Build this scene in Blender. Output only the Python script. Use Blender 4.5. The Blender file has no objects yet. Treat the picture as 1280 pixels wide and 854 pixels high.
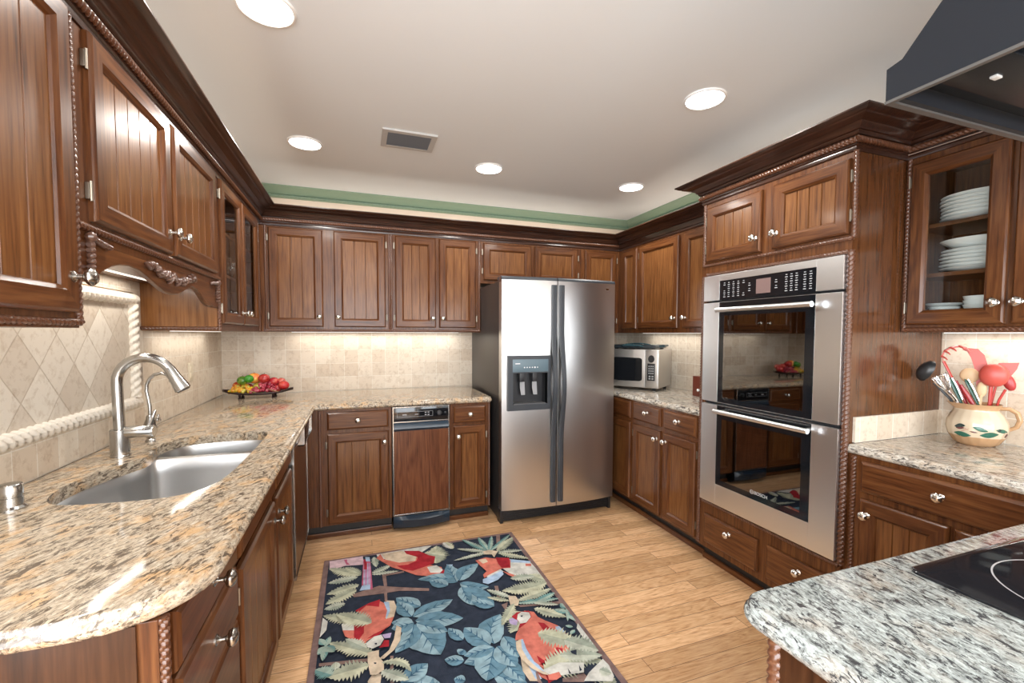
import bpy, bmesh, math, random
from mathutils import Vector, Matrix
from mathutils.geometry import tessellate_polygon
random.seed(7)
PI = math.pi
sc = bpy.context.scene

# ------------------------------------------------------------------ camera
cam_data = bpy.data.cameras.new('camera')
cam = bpy.data.objects.new('camera', cam_data)
sc.collection.objects.link(cam)
sc.camera = cam
F_PX, YAW, PITCH, ROLL = 548.013, 0.33807, -0.044705, 0.002712
cam_data.sensor_width = 36.0
cam_data.lens = F_PX / 1280 * 36.0
cam_data.shift_y = 15.105 / 1280
cam_data.clip_start = 0.02
fw = Vector((math.sin(YAW) * math.cos(PITCH), math.cos(YAW) * math.cos(PITCH), math.sin(PITCH)))
rt = Vector((math.cos(YAW), -math.sin(YAW), 0))
up = rt.cross(fw)
rot = Matrix((rt, up, -fw)).transposed().to_4x4()
cam.matrix_world = Matrix.Translation((0.97898, -3.84321, 1.37622)) @ rot @ Matrix.Rotation(ROLL, 4, 'Z')

# ------------------------------------------------------------------ world, light, exposure
world = bpy.data.worlds.new('daylight')
sc.world = world
world.use_nodes = True
world.node_tree.nodes['Background'].inputs[0].default_value = (0.93, 0.96, 1.0, 1)
world.node_tree.nodes['Background'].inputs[1].default_value = 1.2
sc.view_settings.view_transform = 'Standard'
sc.view_settings.look = 'None'
sc.view_settings.exposure = 0.0
sc.view_settings.gamma = 1.0
sc.view_settings.use_curve_mapping = False
sc.cycles.use_denoising = True
sc.cycles.max_bounces = 8
sc.cycles.diffuse_bounces = 5
sc.cycles.glossy_bounces = 4
sc.cycles.transparent_max_bounces = 12
sc.cycles.caustics_reflective = False
sc.cycles.caustics_refractive = False
sc.cycles.sample_clamp_indirect = 6.0
DOWNLIGHT_W = 10.0
UNDERCAB_W = 1.7
COVE_W = 2.6
WINDOW_W = 120.0

def area(name, loc, rot, sx, sy, power, col=(1, 1, 1), shape='RECTANGLE'):
    l = bpy.data.lights.new(name, 'AREA')
    l.shape = shape
    l.size = sx
    l.size_y = sy
    l.energy = power
    l.color = col
    o = bpy.data.objects.new(name, l)
    o.location = loc
    o.rotation_euler = rot
    sc.collection.objects.link(o)
    return o

# ------------------------------------------------------------------ key dimensions (metres)
LU, LC, LF = 0.332, 0.706, 0.6425        # left wall: upper front, counter edge, base front
BU, BC, BF = -0.311, -0.768, -0.750      # back wall
RU, RC, RF = 3.268, 2.9415, 2.949        # right wall
W, H, UB = 3.587, 2.497, 1.388
OX, OY0, OY1 = 2.936, -2.567, -1.724     # tall oven cabinet
CT = 0.915
REAR = -6.6
# daylight enters through two big openings in the rear wall, behind the camera
DAY = (0.90, 0.95, 1.0)
area('daylight_rear_window_a', (0.95, REAR + 0.02, 1.35), (PI / 2, 0, 0), 1.4, 1.8, WINDOW_W * .75, DAY)
area('daylight_rear_window_b', (2.75, REAR + 0.02, 1.35), (PI / 2, 0, 0), 1.2, 1.8, WINDOW_W * .65, DAY)
area('daylight_side_window_c', (0.02, -5.0, 1.35), (0, -PI / 2, 0), 1.9, 2.5, WINDOW_W * 1.5, DAY)
area('daylight_side_window_d', (W - 0.02, -5.35, 1.35), (0, PI / 2, 0), .8, 1.4, WINDOW_W * .06, DAY)

# ------------------------------------------------------------------ mesh helpers
class B:
    def __init__(s):
        s.bm = bmesh.new()
        s.m = 0
    def v(s, p):
        return s.bm.verts.new(p)
    def f(s, vs, mi=None):
        try:
            fc = s.bm.faces.new(vs)
            fc.material_index = s.m if mi is None else mi
            return fc
        except ValueError:
            return None
    def poly(s, pts, mi=None):
        return s.f([s.v(p) for p in pts], mi)
    def box(s, x0, x1, y0, y1, z0, z1, bev=0.0, mi=None, M=None):
        t = bmesh.new()
        bmesh.ops.create_cube(t, size=1.0)
        for q in t.verts:
            q.co = Vector((x0 + (q.co.x + .5) * (x1 - x0), y0 + (q.co.y + .5) * (y1 - y0), z0 + (q.co.z + .5) * (z1 - z0)))
        if bev > 0:
            bmesh.ops.bevel(t, geom=list(t.edges), offset=bev, segments=2, affect='EDGES', profile=0.6)
        s.merge(t, M, mi)
        return s
    def merge(s, t, M=None, mi=None):
        mp = {}
        for q in t.verts:
            mp[q] = s.bm.verts.new(M @ q.co if M is not None else q.co)
        for fc in t.faces:
            s.f([mp[q] for q in fc.verts], (s.m if mi is None else mi))
        t.free()
    def loft(s, rings, closed=True, cap0=False, cap1=False, mi=None):
        R = [[s.v(p) for p in r] for r in rings]
        n = len(R[0])
        for a, b in zip(R[:-1], R[1:]):
            for i in range(n if closed else n - 1):
                j = (i + 1) % n
                s.f([a[i], a[j], b[j], b[i]], mi)
        if cap0: s.f(R[0][::-1], mi)
        if cap1: s.f(R[-1], mi)
        return s
    def lathe(s, prof, c=(0, 0, 0), seg=24, M=None, sx=1.0, sy=1.0, fr=None, mi=None):
        rings = []
        for r, z in prof:
            ring = []
            for i in range(seg):
                a = 2 * PI * i / seg
                k = fr(a, z) if fr else 1.0
                p = Vector((c[0] + r * k * sx * math.cos(a), c[1] + r * k * sy * math.sin(a), c[2] + z))
                ring.append(M @ p if M is not None else p)
            rings.append(ring)
        return s.loft(rings, True, True, True, mi)
    def tube(s, pts, rad, seg=10, flat=1.0, cap=True, mi=None, upv=None):
        pts = [Vector(p) for p in pts]
        if not hasattr(rad, '__len__'): rad = [rad] * len(pts)
        rings = []
        tprev = None
        nrm = None
        for i, p in enumerate(pts):
            t = (pts[min(i + 1, len(pts) - 1)] - pts[max(i - 1, 0)]).normalized()
            if nrm is None:
                a = Vector(upv) if upv else (Vector((0, 0, 1)) if abs(t.z) < .9 else Vector((1, 0, 0)))
                nrm = (a - t * a.dot(t)).normalized()
            else:
                nrm = (nrm - t * nrm.dot(t)).normalized()
            bn = t.cross(nrm)
            rings.append([p + (nrm * math.cos(2 * PI * k / seg) + bn * flat * math.sin(2 * PI * k / seg)) * rad[i] for k in range(seg)])
        return s.loft(rings, True, cap, cap, mi)
    def rope(s, p0, p1, R=.009, sp=.014, lobes=3, seg=14, per=5, mi=None):
        p0, p1 = Vector(p0), Vector(p1)
        L = (p1 - p0).length
        t = (p1 - p0).normalized()
        a = Vector((0, 0, 1)) if abs(t.z) < .9 else Vector((1, 0, 0))
        n = (a - t * a.dot(t)).normalized()
        b = t.cross(n)
        N = max(4, int(L / sp * per))
        rings = []
        for i in range(N + 1):
            d = L * i / N
            ph = 2 * PI * d / (sp * lobes)
            rings.append([p0 + t * d + (n * math.cos(2 * PI * k / seg) + b * math.sin(2 * PI * k / seg)) *
                          R * (.58 + .46 * abs(math.cos(lobes / 2 * (2 * PI * k / seg - ph))) ** .7) for k in range(seg)])
        return s.loft(rings, True, True, True, mi)
    def blob(s, c, r, M=None, seg=12, rg=8, mi=None):
        if not hasattr(r, '__len__'): r = (r, r, r)
        prof = []
        rings = []
        for i in range(1, rg):
            th = PI * i / rg
            ring = []
            for k in range(seg):
                a = 2 * PI * k / seg
                p = Vector((r[0] * math.sin(th) * math.cos(a), r[1] * math.sin(th) * math.sin(a), r[2] * math.cos(th)))
                p = (M @ p if M is not None else p) + Vector(c)
                ring.append(p)
            rings.append(ring)
        return s.loft(rings, True, True, True, mi)

ORG = {}
def obj(name, b, mats, parent=None, local=False, smooth=35, kind=None):
    """links the collected geometry as ONE mesh object; geometry is in world metres unless local"""
    bm = b.bm
    bmesh.ops.remove_doubles(bm, verts=bm.verts, dist=1e-6)
    bmesh.ops.recalc_face_normals(bm, faces=bm.faces)
    if smooth:
        c = math.radians(smooth)
        for fc in bm.faces: fc.smooth = True
        for e in bm.edges:
            if len(e.link_faces) == 2:
                if e.calc_face_angle(0) > c: e.smooth = False
            else:
                e.smooth = False
    o0 = ORG.get(parent, Vector((0, 0, 0))) if parent else Vector((0, 0, 0))
    if parent is not None and not local:
        for q in bm.verts: q.co -= o0
    me = bpy.data.meshes.new(name)
    own = Vector((0, 0, 0))
    if parent is None and not local and len(bm.verts):     # origin at the base of the thing
        xs = [q.co.x for q in bm.verts]; ys = [q.co.y for q in bm.verts]; zs = [q.co.z for q in bm.verts]
        own = Vector(((min(xs) + max(xs)) / 2, (min(ys) + max(ys)) / 2, min(zs)))
        for q in bm.verts: q.co -= own
    bm.to_mesh(me)
    bm.free()
    for m in (mats if isinstance(mats, (list, tuple)) else [mats]):
        me.materials.append(m)
    o = bpy.data.objects.new(name, me)
    o.location = own
    if parent is not None:
        o.parent = parent
    ORG[o] = o0 if parent is not None else own
    sc.collection.objects.link(o)
    if kind: o['kind'] = kind
    return o

def thing(name, label, cat, loc=(0, 0, 0), rotz=0.0, group=None):
    o = bpy.data.objects.new(name, None)
    o.empty_display_size = 0.05
    o.location = loc
    o.rotation_euler = (0, 0, rotz)
    sc.collection.objects.link(o)
    ORG[o] = Vector(loc)
    return tag(o, label, cat, group)

def tag(o, label, cat, group=None):
    o['label'] = label
    o['category'] = cat
    if group: o['group'] = group
    return o

def dup(root, loc, rotz=None, label=None):
    r = root.copy()
    sc.collection.objects.link(r)
    r.location = loc
    if rotz is not None: r.rotation_euler[2] = rotz
    if label: r['label'] = label
    for ch in list(root.children):
        c = ch.copy()
        sc.collection.objects.link(c)
        c.parent = r
        for g in list(ch.children):
            d = g.copy()
            sc.collection.objects.link(d)
            d.parent = c
    return r

def offset_path(path, d, closed=False):
    """offset a plan polyline to its right by d, mitred"""
    n = len(path)
    out = []
    for i in range(n):
        p = Vector(path[i][:2])
        def nr(a, b):
            t = (Vector(b[:2]) - Vector(a[:2])).normalized()
            return Vector((t.y, -t.x))
        if closed or 0 < i < n - 1:
            n1 = nr(path[(i - 1) % n], path[i]); n2 = nr(path[i], path[(i + 1) % n])
            m = (n1 + n2)
            m = m / max(.2, m.dot(n1)) if m.length > 1e-6 else n1
        elif i == 0: m = nr(path[0], path[1])
        else: m = nr(path[-2], path[-1])
        out.append((p.x + m.x * d, p.y + m.y * d))
    return out

def sweep(b, path, prof, segs=None, closed=False, mi=None, close_prof=True):
    offs = [offset_path(path, d, closed) for d, z in prof]
    n = len(path)
    rng = segs if segs is not None else range(n if closed else n - 1)
    for i in rng:
        j = (i + 1) % n
        A = [(offs[k][i][0], offs[k][i][1], prof[k][1]) for k in range(len(prof))]
        C = [(offs[k][j][0], offs[k][j][1], prof[k][1]) for k in range(len(prof))]
        b.loft([A, C], close_prof, close_prof, close_prof, mi)

def chaikin(pts, it=2, closed=True):
    for _ in range(it):
        o = []
        n = len(pts)
        for i in range(n if closed else n - 1):
            a, c = pts[i], pts[(i + 1) % n]
            o.append((a[0] * .75 + c[0] * .25, a[1] * .75 + c[1] * .25))
            o.append((a[0] * .25 + c[0] * .75, a[1] * .25 + c[1] * .75))
        pts = o
    return pts

def arc(cx, cy, r, a0, a1, n=8):
    return [(cx + r * math.cos(math.radians(a0 + (a1 - a0) * i / n)), cy + r * math.sin(math.radians(a0 + (a1 - a0) * i / n))) for i in range(n + 1)]

def slab(b, outline, prof, holes=()):
    """countertop: outline counter-clockwise (so +d is outwards), prof = [(d, z)] from top inner lip down"""
    rings = [[(x, y, z) for x, y in offset_path(outline, d, True)] for d, z in prof]
    b.loft(rings, True)
    for z, ring, rev in ((prof[0][1], rings[0], False), (prof[-1][1], rings[-1], True)):
        loops = [[Vector(p) for p in ring]] + [[Vector((x, y, z)) for x, y in h] for h in holes]
        flat = [p for l in loops for p in l]
        for tri in tessellate_polygon(loops):
            b.poly([flat[i] for i in tri])
    for h in holes:
        b.loft([[(x, y, prof[0][1]) for x, y in h], [(x, y, prof[-1][1]) for x, y in h]], True)

# planes: L faces +x (left wall units), B faces -y (back wall), R faces -x (right wall)
def mp(pl, P):
    if pl == 'L': return lambda u, z, d: (P + d, u, z)
    if pl == 'R': return lambda u, z, d: (P - d, u, z)
    return lambda u, z, d: (u, P - d, z)
KROT = {'L': (0, PI / 2, 0), 'R': (0, -PI / 2, 0), 'B': (PI / 2, 0, 0)}
def pbox(b, pl, P, u0, u1, z0, z1, d0, d1, bev=0, mi=None):
    m = mp(pl, P)
    a, c = m(u0, z0, d0), m(u1, z1, d1)
    b.box(min(a[0], c[0]), max(a[0], c[0]), min(a[1], c[1]), max(a[1], c[1]), min(a[2], c[2]), max(a[2], c[2]), bev, mi)

# ------------------------------------------------------------------ materials
def mat(name, col=(.5, .5, .5), rough=.5, metal=0.0, spec=None, emit=None, es=0, coat=0.0):
    m = bpy.data.materials.new(name)
    m.use_nodes = True
    p = m.node_tree.nodes['Principled BSDF']
    p.inputs['Base Color'].default_value = (*col, 1)
    p.inputs['Roughness'].default_value = rough
    p.inputs['Metallic'].default_value = metal
    if spec is not None: p.inputs['Specular IOR Level'].default_value = spec
    if coat: 
        p.inputs['Coat Weight'].default_value = coat
        p.inputs['Coat Roughness'].default_value = .12
    if emit:
        p.inputs['Emission Color'].default_value = (*emit, 1)
        p.inputs['Emission Strength'].default_value = es
    return m
def N(m, t, **kw):
    n = m.node_tree.nodes.new(t)
    for k, v in kw.items():
        if k in n.inputs: n.inputs[k].default_value = v
        else: setattr(n, k, v)
    return n
def LK(m, a, b): m.node_tree.links.new(a, b)
def ramp(m, stops, fac):
    r = N(m, 'ShaderNodeValToRGB')
    cr = r.color_ramp
    while len(cr.elements) < len(stops): cr.elements.new(.5)
    for e, (p, c) in zip(cr.elements, stops):
        e.position = p
        e.color = (*c, 1)
    LK(m, fac, r.inputs['Fac'])
    return r.outputs['Color']
def coords(m, scale, rz=0.0, rand=0.0):
    g = N(m, 'ShaderNodeNewGeometry')
    src = g.outputs['Position']
    if rand:
        oi = N(m, 'ShaderNodeObjectInfo')
        mu = N(m, 'ShaderNodeMath', operation='MULTIPLY')
        mu.inputs[1].default_value = rand
        LK(m, oi.outputs['Random'], mu.inputs[0])
        ad = N(m, 'ShaderNodeVectorMath', operation='ADD')
        LK(m, src, ad.inputs[0]); LK(m, mu.outputs[0], ad.inputs[1])
        src = ad.outputs[0]
    vr = N(m, 'ShaderNodeVectorRotate', rotation_type='Z_AXIS')
    vr.inputs['Angle'].default_value = rz
    LK(m, src, vr.inputs['Vector'])
    mpn = N(m, 'ShaderNodeMapping')
    mpn.inputs['Scale'].default_value = scale
    LK(m, vr.outputs[0], mpn.inputs['Vector'])
    return mpn.outputs[0]
def noise(m, vec, scale, detail=4, rough=.55, dist=0.0):
    n = N(m, 'ShaderNodeTexNoise')
    n.inputs['Scale'].default_value = scale
    n.inputs['Detail'].default_value = detail
    n.inputs['Roughness'].default_value = rough
    n.inputs['Distortion'].default_value = dist
    LK(m, vec, n.inputs['Vector'])
    return n.outputs['Fac']
def mixc(m, a, b, fac, mode='MIX'):
    x = N(m, 'ShaderNodeMix', data_type='RGBA', blend_type=mode)
    for s, v in ((x.inputs[6], a), (x.inputs[7], b), (x.inputs[0], fac)):
        if hasattr(v, 'links'): LK(m, v, s)
        elif isinstance(v, (tuple, list)): s.default_value = (*v, 1)
        else: s.default_value = v
    return x.outputs[2]
def bump(m, h, strength=.2, dist=.002):
    b = N(m, 'ShaderNodeBump')
    b.inputs['Strength'].default_value = strength
    b.inputs['Distance'].default_value = dist
    LK(m, h, b.inputs['Height'])
    LK(m, b.outputs[0], m.node_tree.nodes['Principled BSDF'].inputs['Normal'])
def setc(m, c): LK(m, c, m.node_tree.nodes['Principled BSDF'].inputs['Base Color'])

def wood(name, axis, cols, rough=.30, coat=.12, ring=.26):
    m = mat(name, rough=rough, coat=coat, spec=.28)
    s = {'Z': (1, 1, .055), 'X': (.055, 1, 1), 'Y': (1, .055, 1)}[axis]
    v = coords(m, s, 0, 13.0)
    n1 = noise(m, v, 95, 3, .6)
    n2 = noise(m, v, 9, 2, .5, 1.2)
    wv = N(m, 'ShaderNodeMath', operation='MULTIPLY'); wv.inputs[1].default_value = 9.0
    LK(m, n2, wv.inputs[0])
    fr = N(m, 'ShaderNodeMath', operation='PINGPONG'); fr.inputs[1].default_value = .5
    LK(m, wv.outputs[0], fr.inputs[0])
    mx = N(m, 'ShaderNodeMath', operation='MULTIPLY_ADD'); mx.inputs[1].default_value = ring * 1.0
    LK(m, fr.outputs[0], mx.inputs[0]); LK(m, n1, mx.inputs[2])
    c = ramp(m, [(.24, cols[0]), (.48, cols[1]), (.76, cols[2])], mx.outputs[0])
    big = noise(m, coords(m, (1, 1, 1), 0, 7.0), 2.2, 2)
    c2 = mixc(m, c, (.62, .55, .5), ramp(m, [(.35, (0, 0, 0)), (.75, (.5, .5, .5))], big), 'MULTIPLY')
    setc(m, c2)
    bump(m, n1, .12, .001)
    return m
STAIN = [(.028, .0085, .0034), (.088, .029, .0092), (.155, .060, .020)]
PSTAIN = [(.046, .0155, .0050), (.138, .052, .0160), (.215, .092, .030)]
wz, wx, wy = (wood('stained_oak_' + a, a.upper(), STAIN) for a in 'zxy')
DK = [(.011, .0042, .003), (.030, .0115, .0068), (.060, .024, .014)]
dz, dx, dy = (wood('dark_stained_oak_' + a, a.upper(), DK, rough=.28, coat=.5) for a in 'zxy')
PV = [(.042, .0145, .0052), (.092, .033, .0112), (.140, .054, .019)]
pz = wood('veneer_panel', 'Z', PV, rough=.20, coat=.5, ring=.12)
WM = {'L': (wz, wy), 'R': (wz, wy), 'B': (wz, wx)}
if True: pass     # vertical grain, horizontal grain
pz_lit = wood('lit_veneer_panel', 'Z', [(.085, .033, .010), (.20, .082, .026), (.28, .125, .045)], rough=.25, coat=.3, ring=.10)  # glass cabinet side: same veneer, under-cabinet light painted into its colour
wp = wood('stained_oak_panel', 'Z', PSTAIN)
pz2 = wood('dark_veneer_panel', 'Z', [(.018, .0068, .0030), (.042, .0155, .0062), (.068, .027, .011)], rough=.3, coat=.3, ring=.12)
rope_m = mat('rope_trim_stain', (.105, .040, .019), .30, coat=.25)
toe_m = mat('toe_kick_black', (.012, .011, .011), .5)

def granite(name, cols, darkc, ang, warm, wamt, sy=.34, k=1.0):
    m = mat(name, rough=.09, coat=0)
    v = coords(m, (k, sy * k, k), ang)
    v0 = coords(m, (1, .6, 1), ang)
    a = noise(m, v, 130, 6, .68, .6)
    b_ = noise(m, v0, 260, 3, .7)
    d = noise(m, v, 62, 7, .72, .8)
    base = ramp(m, [(.34, cols[0]), (.47, cols[1]), (.60, cols[2]), (.72, cols[3])], a)
    w = noise(m, v0, 20, 3)
    base = mixc(m, base, warm, ramp(m, [(.50, (0, 0, 0)), (.68, (wamt,) * 3)], w))
    base = mixc(m, base, darkc, ramp(m, [(.415, (.95,) * 3), (.445, (.60,) * 3), (.47, (0, 0, 0))], d))
    base = mixc(m, base, (.035, .03, .03), ramp(m, [(.30, (1, 1, 1)), (.37, (0, 0, 0))], b_))
    setc(m, base)
    return m
gr_warm = granite('granite_warm', [(.14, .11, .085), (.37, .30, .22), (.53, .45, .345), (.64, .59, .50)], (.10, .075, .055), math.radians(23), (.62, .36, .15), .6)
gr_cool = granite('granite_cool', [(.07, .072, .07), (.25, .27, .26), (.40, .435, .42), (.50, .545, .53)], (.035, .035, .038), math.radians(7), (.34, .24, .16), .30, .42, 1.25)
gr_mid = granite('granite_right', [(.15, .13, .11), (.42, .38, .32), (.60, .56, .49), (.70, .67, .61)], (.07, .06, .055), math.radians(-14), (.52, .36, .22), .45)

def tile(name, ua, w_, h_, diamond=False, c1=(.62, .52, .41), c2=(.74, .66, .55), u0=0.0, z0=CT, mort=.0022):
    m = mat(name, rough=.55)
    g = N(m, 'ShaderNodeNewGeometry')
    sp = N(m, 'ShaderNodeSeparateXYZ'); LK(m, g.outputs['Position'], sp.inputs[0])
    def lin(au, az, k):
        x = N(m, 'ShaderNodeMath', operation='MULTIPLY_ADD'); x.inputs[1].default_value = au; x.inputs[2].default_value = k
        LK(m, sp.outputs[ua], x.inputs[0])
        y = N(m, 'ShaderNodeMath', operation='MULTIPLY_ADD'); y.inputs[1].default_value = az
        LK(m, sp.outputs['Z'], y.inputs[0]); LK(m, x.outputs[0], y.inputs[2])
        return y.outputs[0]
    cb = N(m, 'ShaderNodeCombineXYZ')
    if diamond:
        LK(m, lin(1 / w_, 1 / h_, -u0 / w_ - z0 / h_ + 40), cb.inputs[0])
        LK(m, lin(1 / w_, -1 / h_, -u0 / w_ + z0 / h_ + 40), cb.inputs[1])
        bw = bh = 1.0; mort = mort / .13
    else:
        LK(m, lin(1, 0, -u0 + 20 * w_), cb.inputs[0]); LK(m, lin(0, 1, -z0 + 20 * h_), cb.inputs[1])
        bw, bh = w_, h_
    br = N(m, 'ShaderNodeTexBrick')
    br.offset = 0.0; br.squash = 1.0
    br.inputs['Scale'].default_value = 1.0
    br.inputs['Color1'].default_value = (*c1, 1); br.inputs['Color2'].default_value = (*c2, 1)
    br.inputs['Mortar'].default_value = (.56, .48, .38, 1) if diamond else (.80, .75, .66, 1)
    br.inputs['Mortar Size'].default_value = mort
    br.inputs['Mortar Smooth'].default_value = .3
    br.inputs['Brick Width'].default_value = bw; br.inputs['Row Height'].default_value = bh
    LK(m, cb.outputs[0], br.inputs['Vector'])
    v = coords(m, (1, 1, 1))
    n1 = noise(m, v, 38, 5, .65, .4)
    c = mixc(m, br.outputs['Color'], ramp(m, [(.30, (.62, .52, .42)), (.5, (1, 1, 1)), (.7, (1.0, .98, .95))], n1), .55, 'MULTIPLY')
    setc(m, c)
    h = N(m, 'ShaderNodeMath', operation='SUBTRACT')
    sc_ = N(m, 'ShaderNodeMath', operation='MULTIPLY'); sc_.inputs[1].default_value = .25
    LK(m, n1, sc_.inputs[0]); LK(m, sc_.outputs[0], h.inputs[0]); LK(m, br.outputs['Fac'], h.inputs[1])
    bump(m, h.outputs[0], .8 if diamond else .5, .003)
    return m
tile_back = tile('travertine_tile_back', 'X', .1075, .110, u0=.013)
tile_side = tile('travertine_tile_side', 'Y', .1075, .110, u0=.0)
tile_dia = tile('travertine_diamond_tile', 'Y', .181, .211, True, (.60, .52, .43), (.76, .70, .61), u0=-1.925, z0=1.16)
tile_low = tile('travertine_tile_low', 'X', .1075, .110, u0=2.9)

def steel(name, col, rough, axis, amt=.05):
    m = mat(name, col, rough, 1.0)
    s = {'X': (.02, 1, 1), 'Y': (1, .02, 1), 'Z': (1, 1, .02)}[axis]
    n = noise(m, coords(m, s), 300, 2, .5)
    mm = N(m, 'ShaderNodeMapRange'); mm.inputs[3].default_value = rough - amt; mm.inputs[4].default_value = rough + amt
    LK(m, n, mm.inputs[0]); LK(m, mm.outputs[0], m.node_tree.nodes['Principled BSDF'].inputs['Roughness'])
    return m
st_x = steel('brushed_steel_fridge', (.62, .61, .60), .29, 'X', .0)
st_y = steel('brushed_steel_oven', (.86, .87, .88), .32, 'Y', .01)
sink_m = steel('sink_steel', (.60, .60, .60), .30, 'Y', .02)
nickel = mat('satin_nickel', (.46, .45, .43), .22, 1.0)
chrome = mat('chrome', (.8, .8, .8), .08, 1.0)
pewter = mat('pewter_knob', (.72, .70, .66), .20, 1.0)
hinge_m = mat('hinge_metal', (.30, .26, .21), .4, 1.0)
blackg = mat('black_gloss', (.008, .009, .011), .08)
blackm = mat('black_plastic', (.014, .014, .016), .4)
greyp = mat('charcoal_plastic', (.034, .038, .045), .42)
greyb = mat('blue_grey_panel', (.10, .15, .18), .35)
fridge_side = mat('textured_charcoal_steel', (.045, .040, .038), .33, .3)
white_m = mat('white_marking', (.75, .75, .75), .5)
porc = mat('white_porcelain', (.88, .88, .87), .12)
paint_c = mat('ceiling_paint', (.775, .815, .835), .6)
paint_w = mat('cream_wall_paint', (.80, .66, .53), .6)
green_m = mat('sage_green_paint', (.24, .34, .24), .45)
def pane_mat(name, tint, fac, rough=.02):
    m = bpy.data.materials.new(name); m.use_nodes = True
    nt = m.node_tree; nt.nodes.clear()
    out = nt.nodes.new('ShaderNodeOutputMaterial'); mx = nt.nodes.new('ShaderNodeMixShader')
    tr = nt.nodes.new('ShaderNodeBsdfTransparent'); gl = nt.nodes.new('ShaderNodeBsdfGlossy'); fr = nt.nodes.new('ShaderNodeFresnel')
    tr.inputs[0].default_value = (*tint, 1); gl.inputs['Roughness'].default_value = rough
    fr.inputs[0].default_value = fac
    ge = nt.nodes.new('ShaderNodeNewGeometry'); inv_ = nt.nodes.new('ShaderNodeMath'); inv_.operation = 'SUBTRACT'; inv_.inputs[0].default_value = 1.0
    mu_ = nt.nodes.new('ShaderNodeMath'); mu_.operation = 'MULTIPLY'
    nt.links.new(ge.outputs['Backfacing'], inv_.inputs[1]); nt.links.new(inv_.outputs[0], mu_.inputs[0]); nt.links.new(fr.outputs[0], mu_.inputs[1])
    nt.links.new(mu_.outputs[0], mx.inputs[0]); nt.links.new(tr.outputs[0], mx.inputs[1]); nt.links.new(gl.outputs[0], mx.inputs[2]); nt.links.new(mx.outputs[0], out.inputs[0])
    return m
glass = pane_mat('clear_glass', (.93, .95, .94), 1.45)
ovenglass = pane_mat('oven_glass', (.30, .28, .27), 3.2)
crystal = pane_mat('crystal', (.80, .84, .86), 2.8, .12)

# ================================================================== THE SETTING
XR = W
def struct(name, b, m, parent=None, smooth=35):
    return obj(name, b, m, parent, smooth=smooth, kind='structure')

floor_m = mat('oak_plank_floor', rough=.30, coat=.15)
def _floor():
    m = floor_m
    g = N(m, 'ShaderNodeNewGeometry')
    br = N(m, 'ShaderNodeTexBrick')
    br.offset = .43; br.offset_frequency = 2; br.squash = 1.0
    br.inputs['Scale'].default_value = 1.0
    br.inputs['Brick Width'].default_value = 1.05; br.inputs['Row Height'].default_value = .083
    br.inputs['Mortar Size'].default_value = .0015; br.inputs['Mortar Smooth'].default_value = .4
    br.inputs['Color1'].default_value = (0, 0, 0, 1); br.inputs['Color2'].default_value = (1, 1, 1, 1); br.inputs['Mortar'].default_value = (.5, .5, .5, 1)
    LK(m, g.outputs['Position'], br.inputs['Vector'])
    # a shift per plank so that the grain does not run through neighbouring planks
    ad = N(m, 'ShaderNodeVectorMath', operation='MULTIPLY_ADD')
    LK(m, br.outputs['Color'], ad.inputs[0]); ad.inputs[1].default_value = (9, 5, 7); LK(m, g.outputs['Position'], ad.inputs[2])
    mpn = N(m, 'ShaderNodeMapping'); mpn.inputs['Scale'].default_value = (.11, 1, 1); LK(m, ad.outputs[0], mpn.inputs[0])
    fine = noise(m, mpn.outputs[0], 110, 4, .65, .3)
    big = noise(m, mpn.outputs[0], 10, 3, .55, 1.6)
    k = N(m, 'ShaderNodeMath', operation='MULTIPLY'); k.inputs[1].default_value = 11; LK(m, big, k.inputs[0])
    pp = N(m, 'ShaderNodeMath', operation='PINGPONG'); pp.inputs[1].default_value = .5; LK(m, k.outputs[0], pp.inputs[0])
    s = N(m, 'ShaderNodeMath', operation='MULTIPLY_ADD'); s.inputs[1].default_value = .55; LK(m, pp.outputs[0], s.inputs[0]); LK(m, fine, s.inputs[2])
    grain = ramp(m, [(.34, (.36, .185, .085)), (.54, (.60, .355, .185)), (.88, (.76, .51, .30))], s.outputs[0])
    tone = mixc(m, (.74, .69, .62), (1.12, 1.10, 1.08), br.outputs['Color'])
    c = mixc(m, grain, tone, 1.0, 'MULTIPLY')
    c = mixc(m, c, (.14, .07, .035), br.outputs['Fac'])
    setc(m, c)
    bump(m, br.outputs['Fac'], .25, -.001)
_floor()
b = B(); b.box(-.12, XR + .12, REAR - .12, .12, -.1, 0); struct('floor', b, floor_m, smooth=0)
b = B(); b.box(-.12, XR + .12, REAR - .12, .12, H, H + .1); struct('ceiling', b, paint_c, smooth=0)
b = B(); b.box(-.12, XR + .12, 0, .12, 0, H); wall_back = struct('wall_back', b, paint_w, smooth=0)
b = B()
for a in ((REAR, 0, 0, .35), (REAR, 0, 2.35, H), (-3.7, 0, .35, 2.35), (REAR, -6.3, .35, 2.35)): b.box(-.12, 0, *a)
wall_left = struct('wall_left', b, paint_w, smooth=0)
b = B()
for a in ((REAR, 0, 0, .9), (REAR, 0, 1.8, H), (-4.6, 0, .9, 1.8), (REAR, -6.1, .9, 1.8)): b.box(XR, XR + .12, *a)
wall_right = struct('wall_right', b, paint_w, smooth=0)
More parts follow.
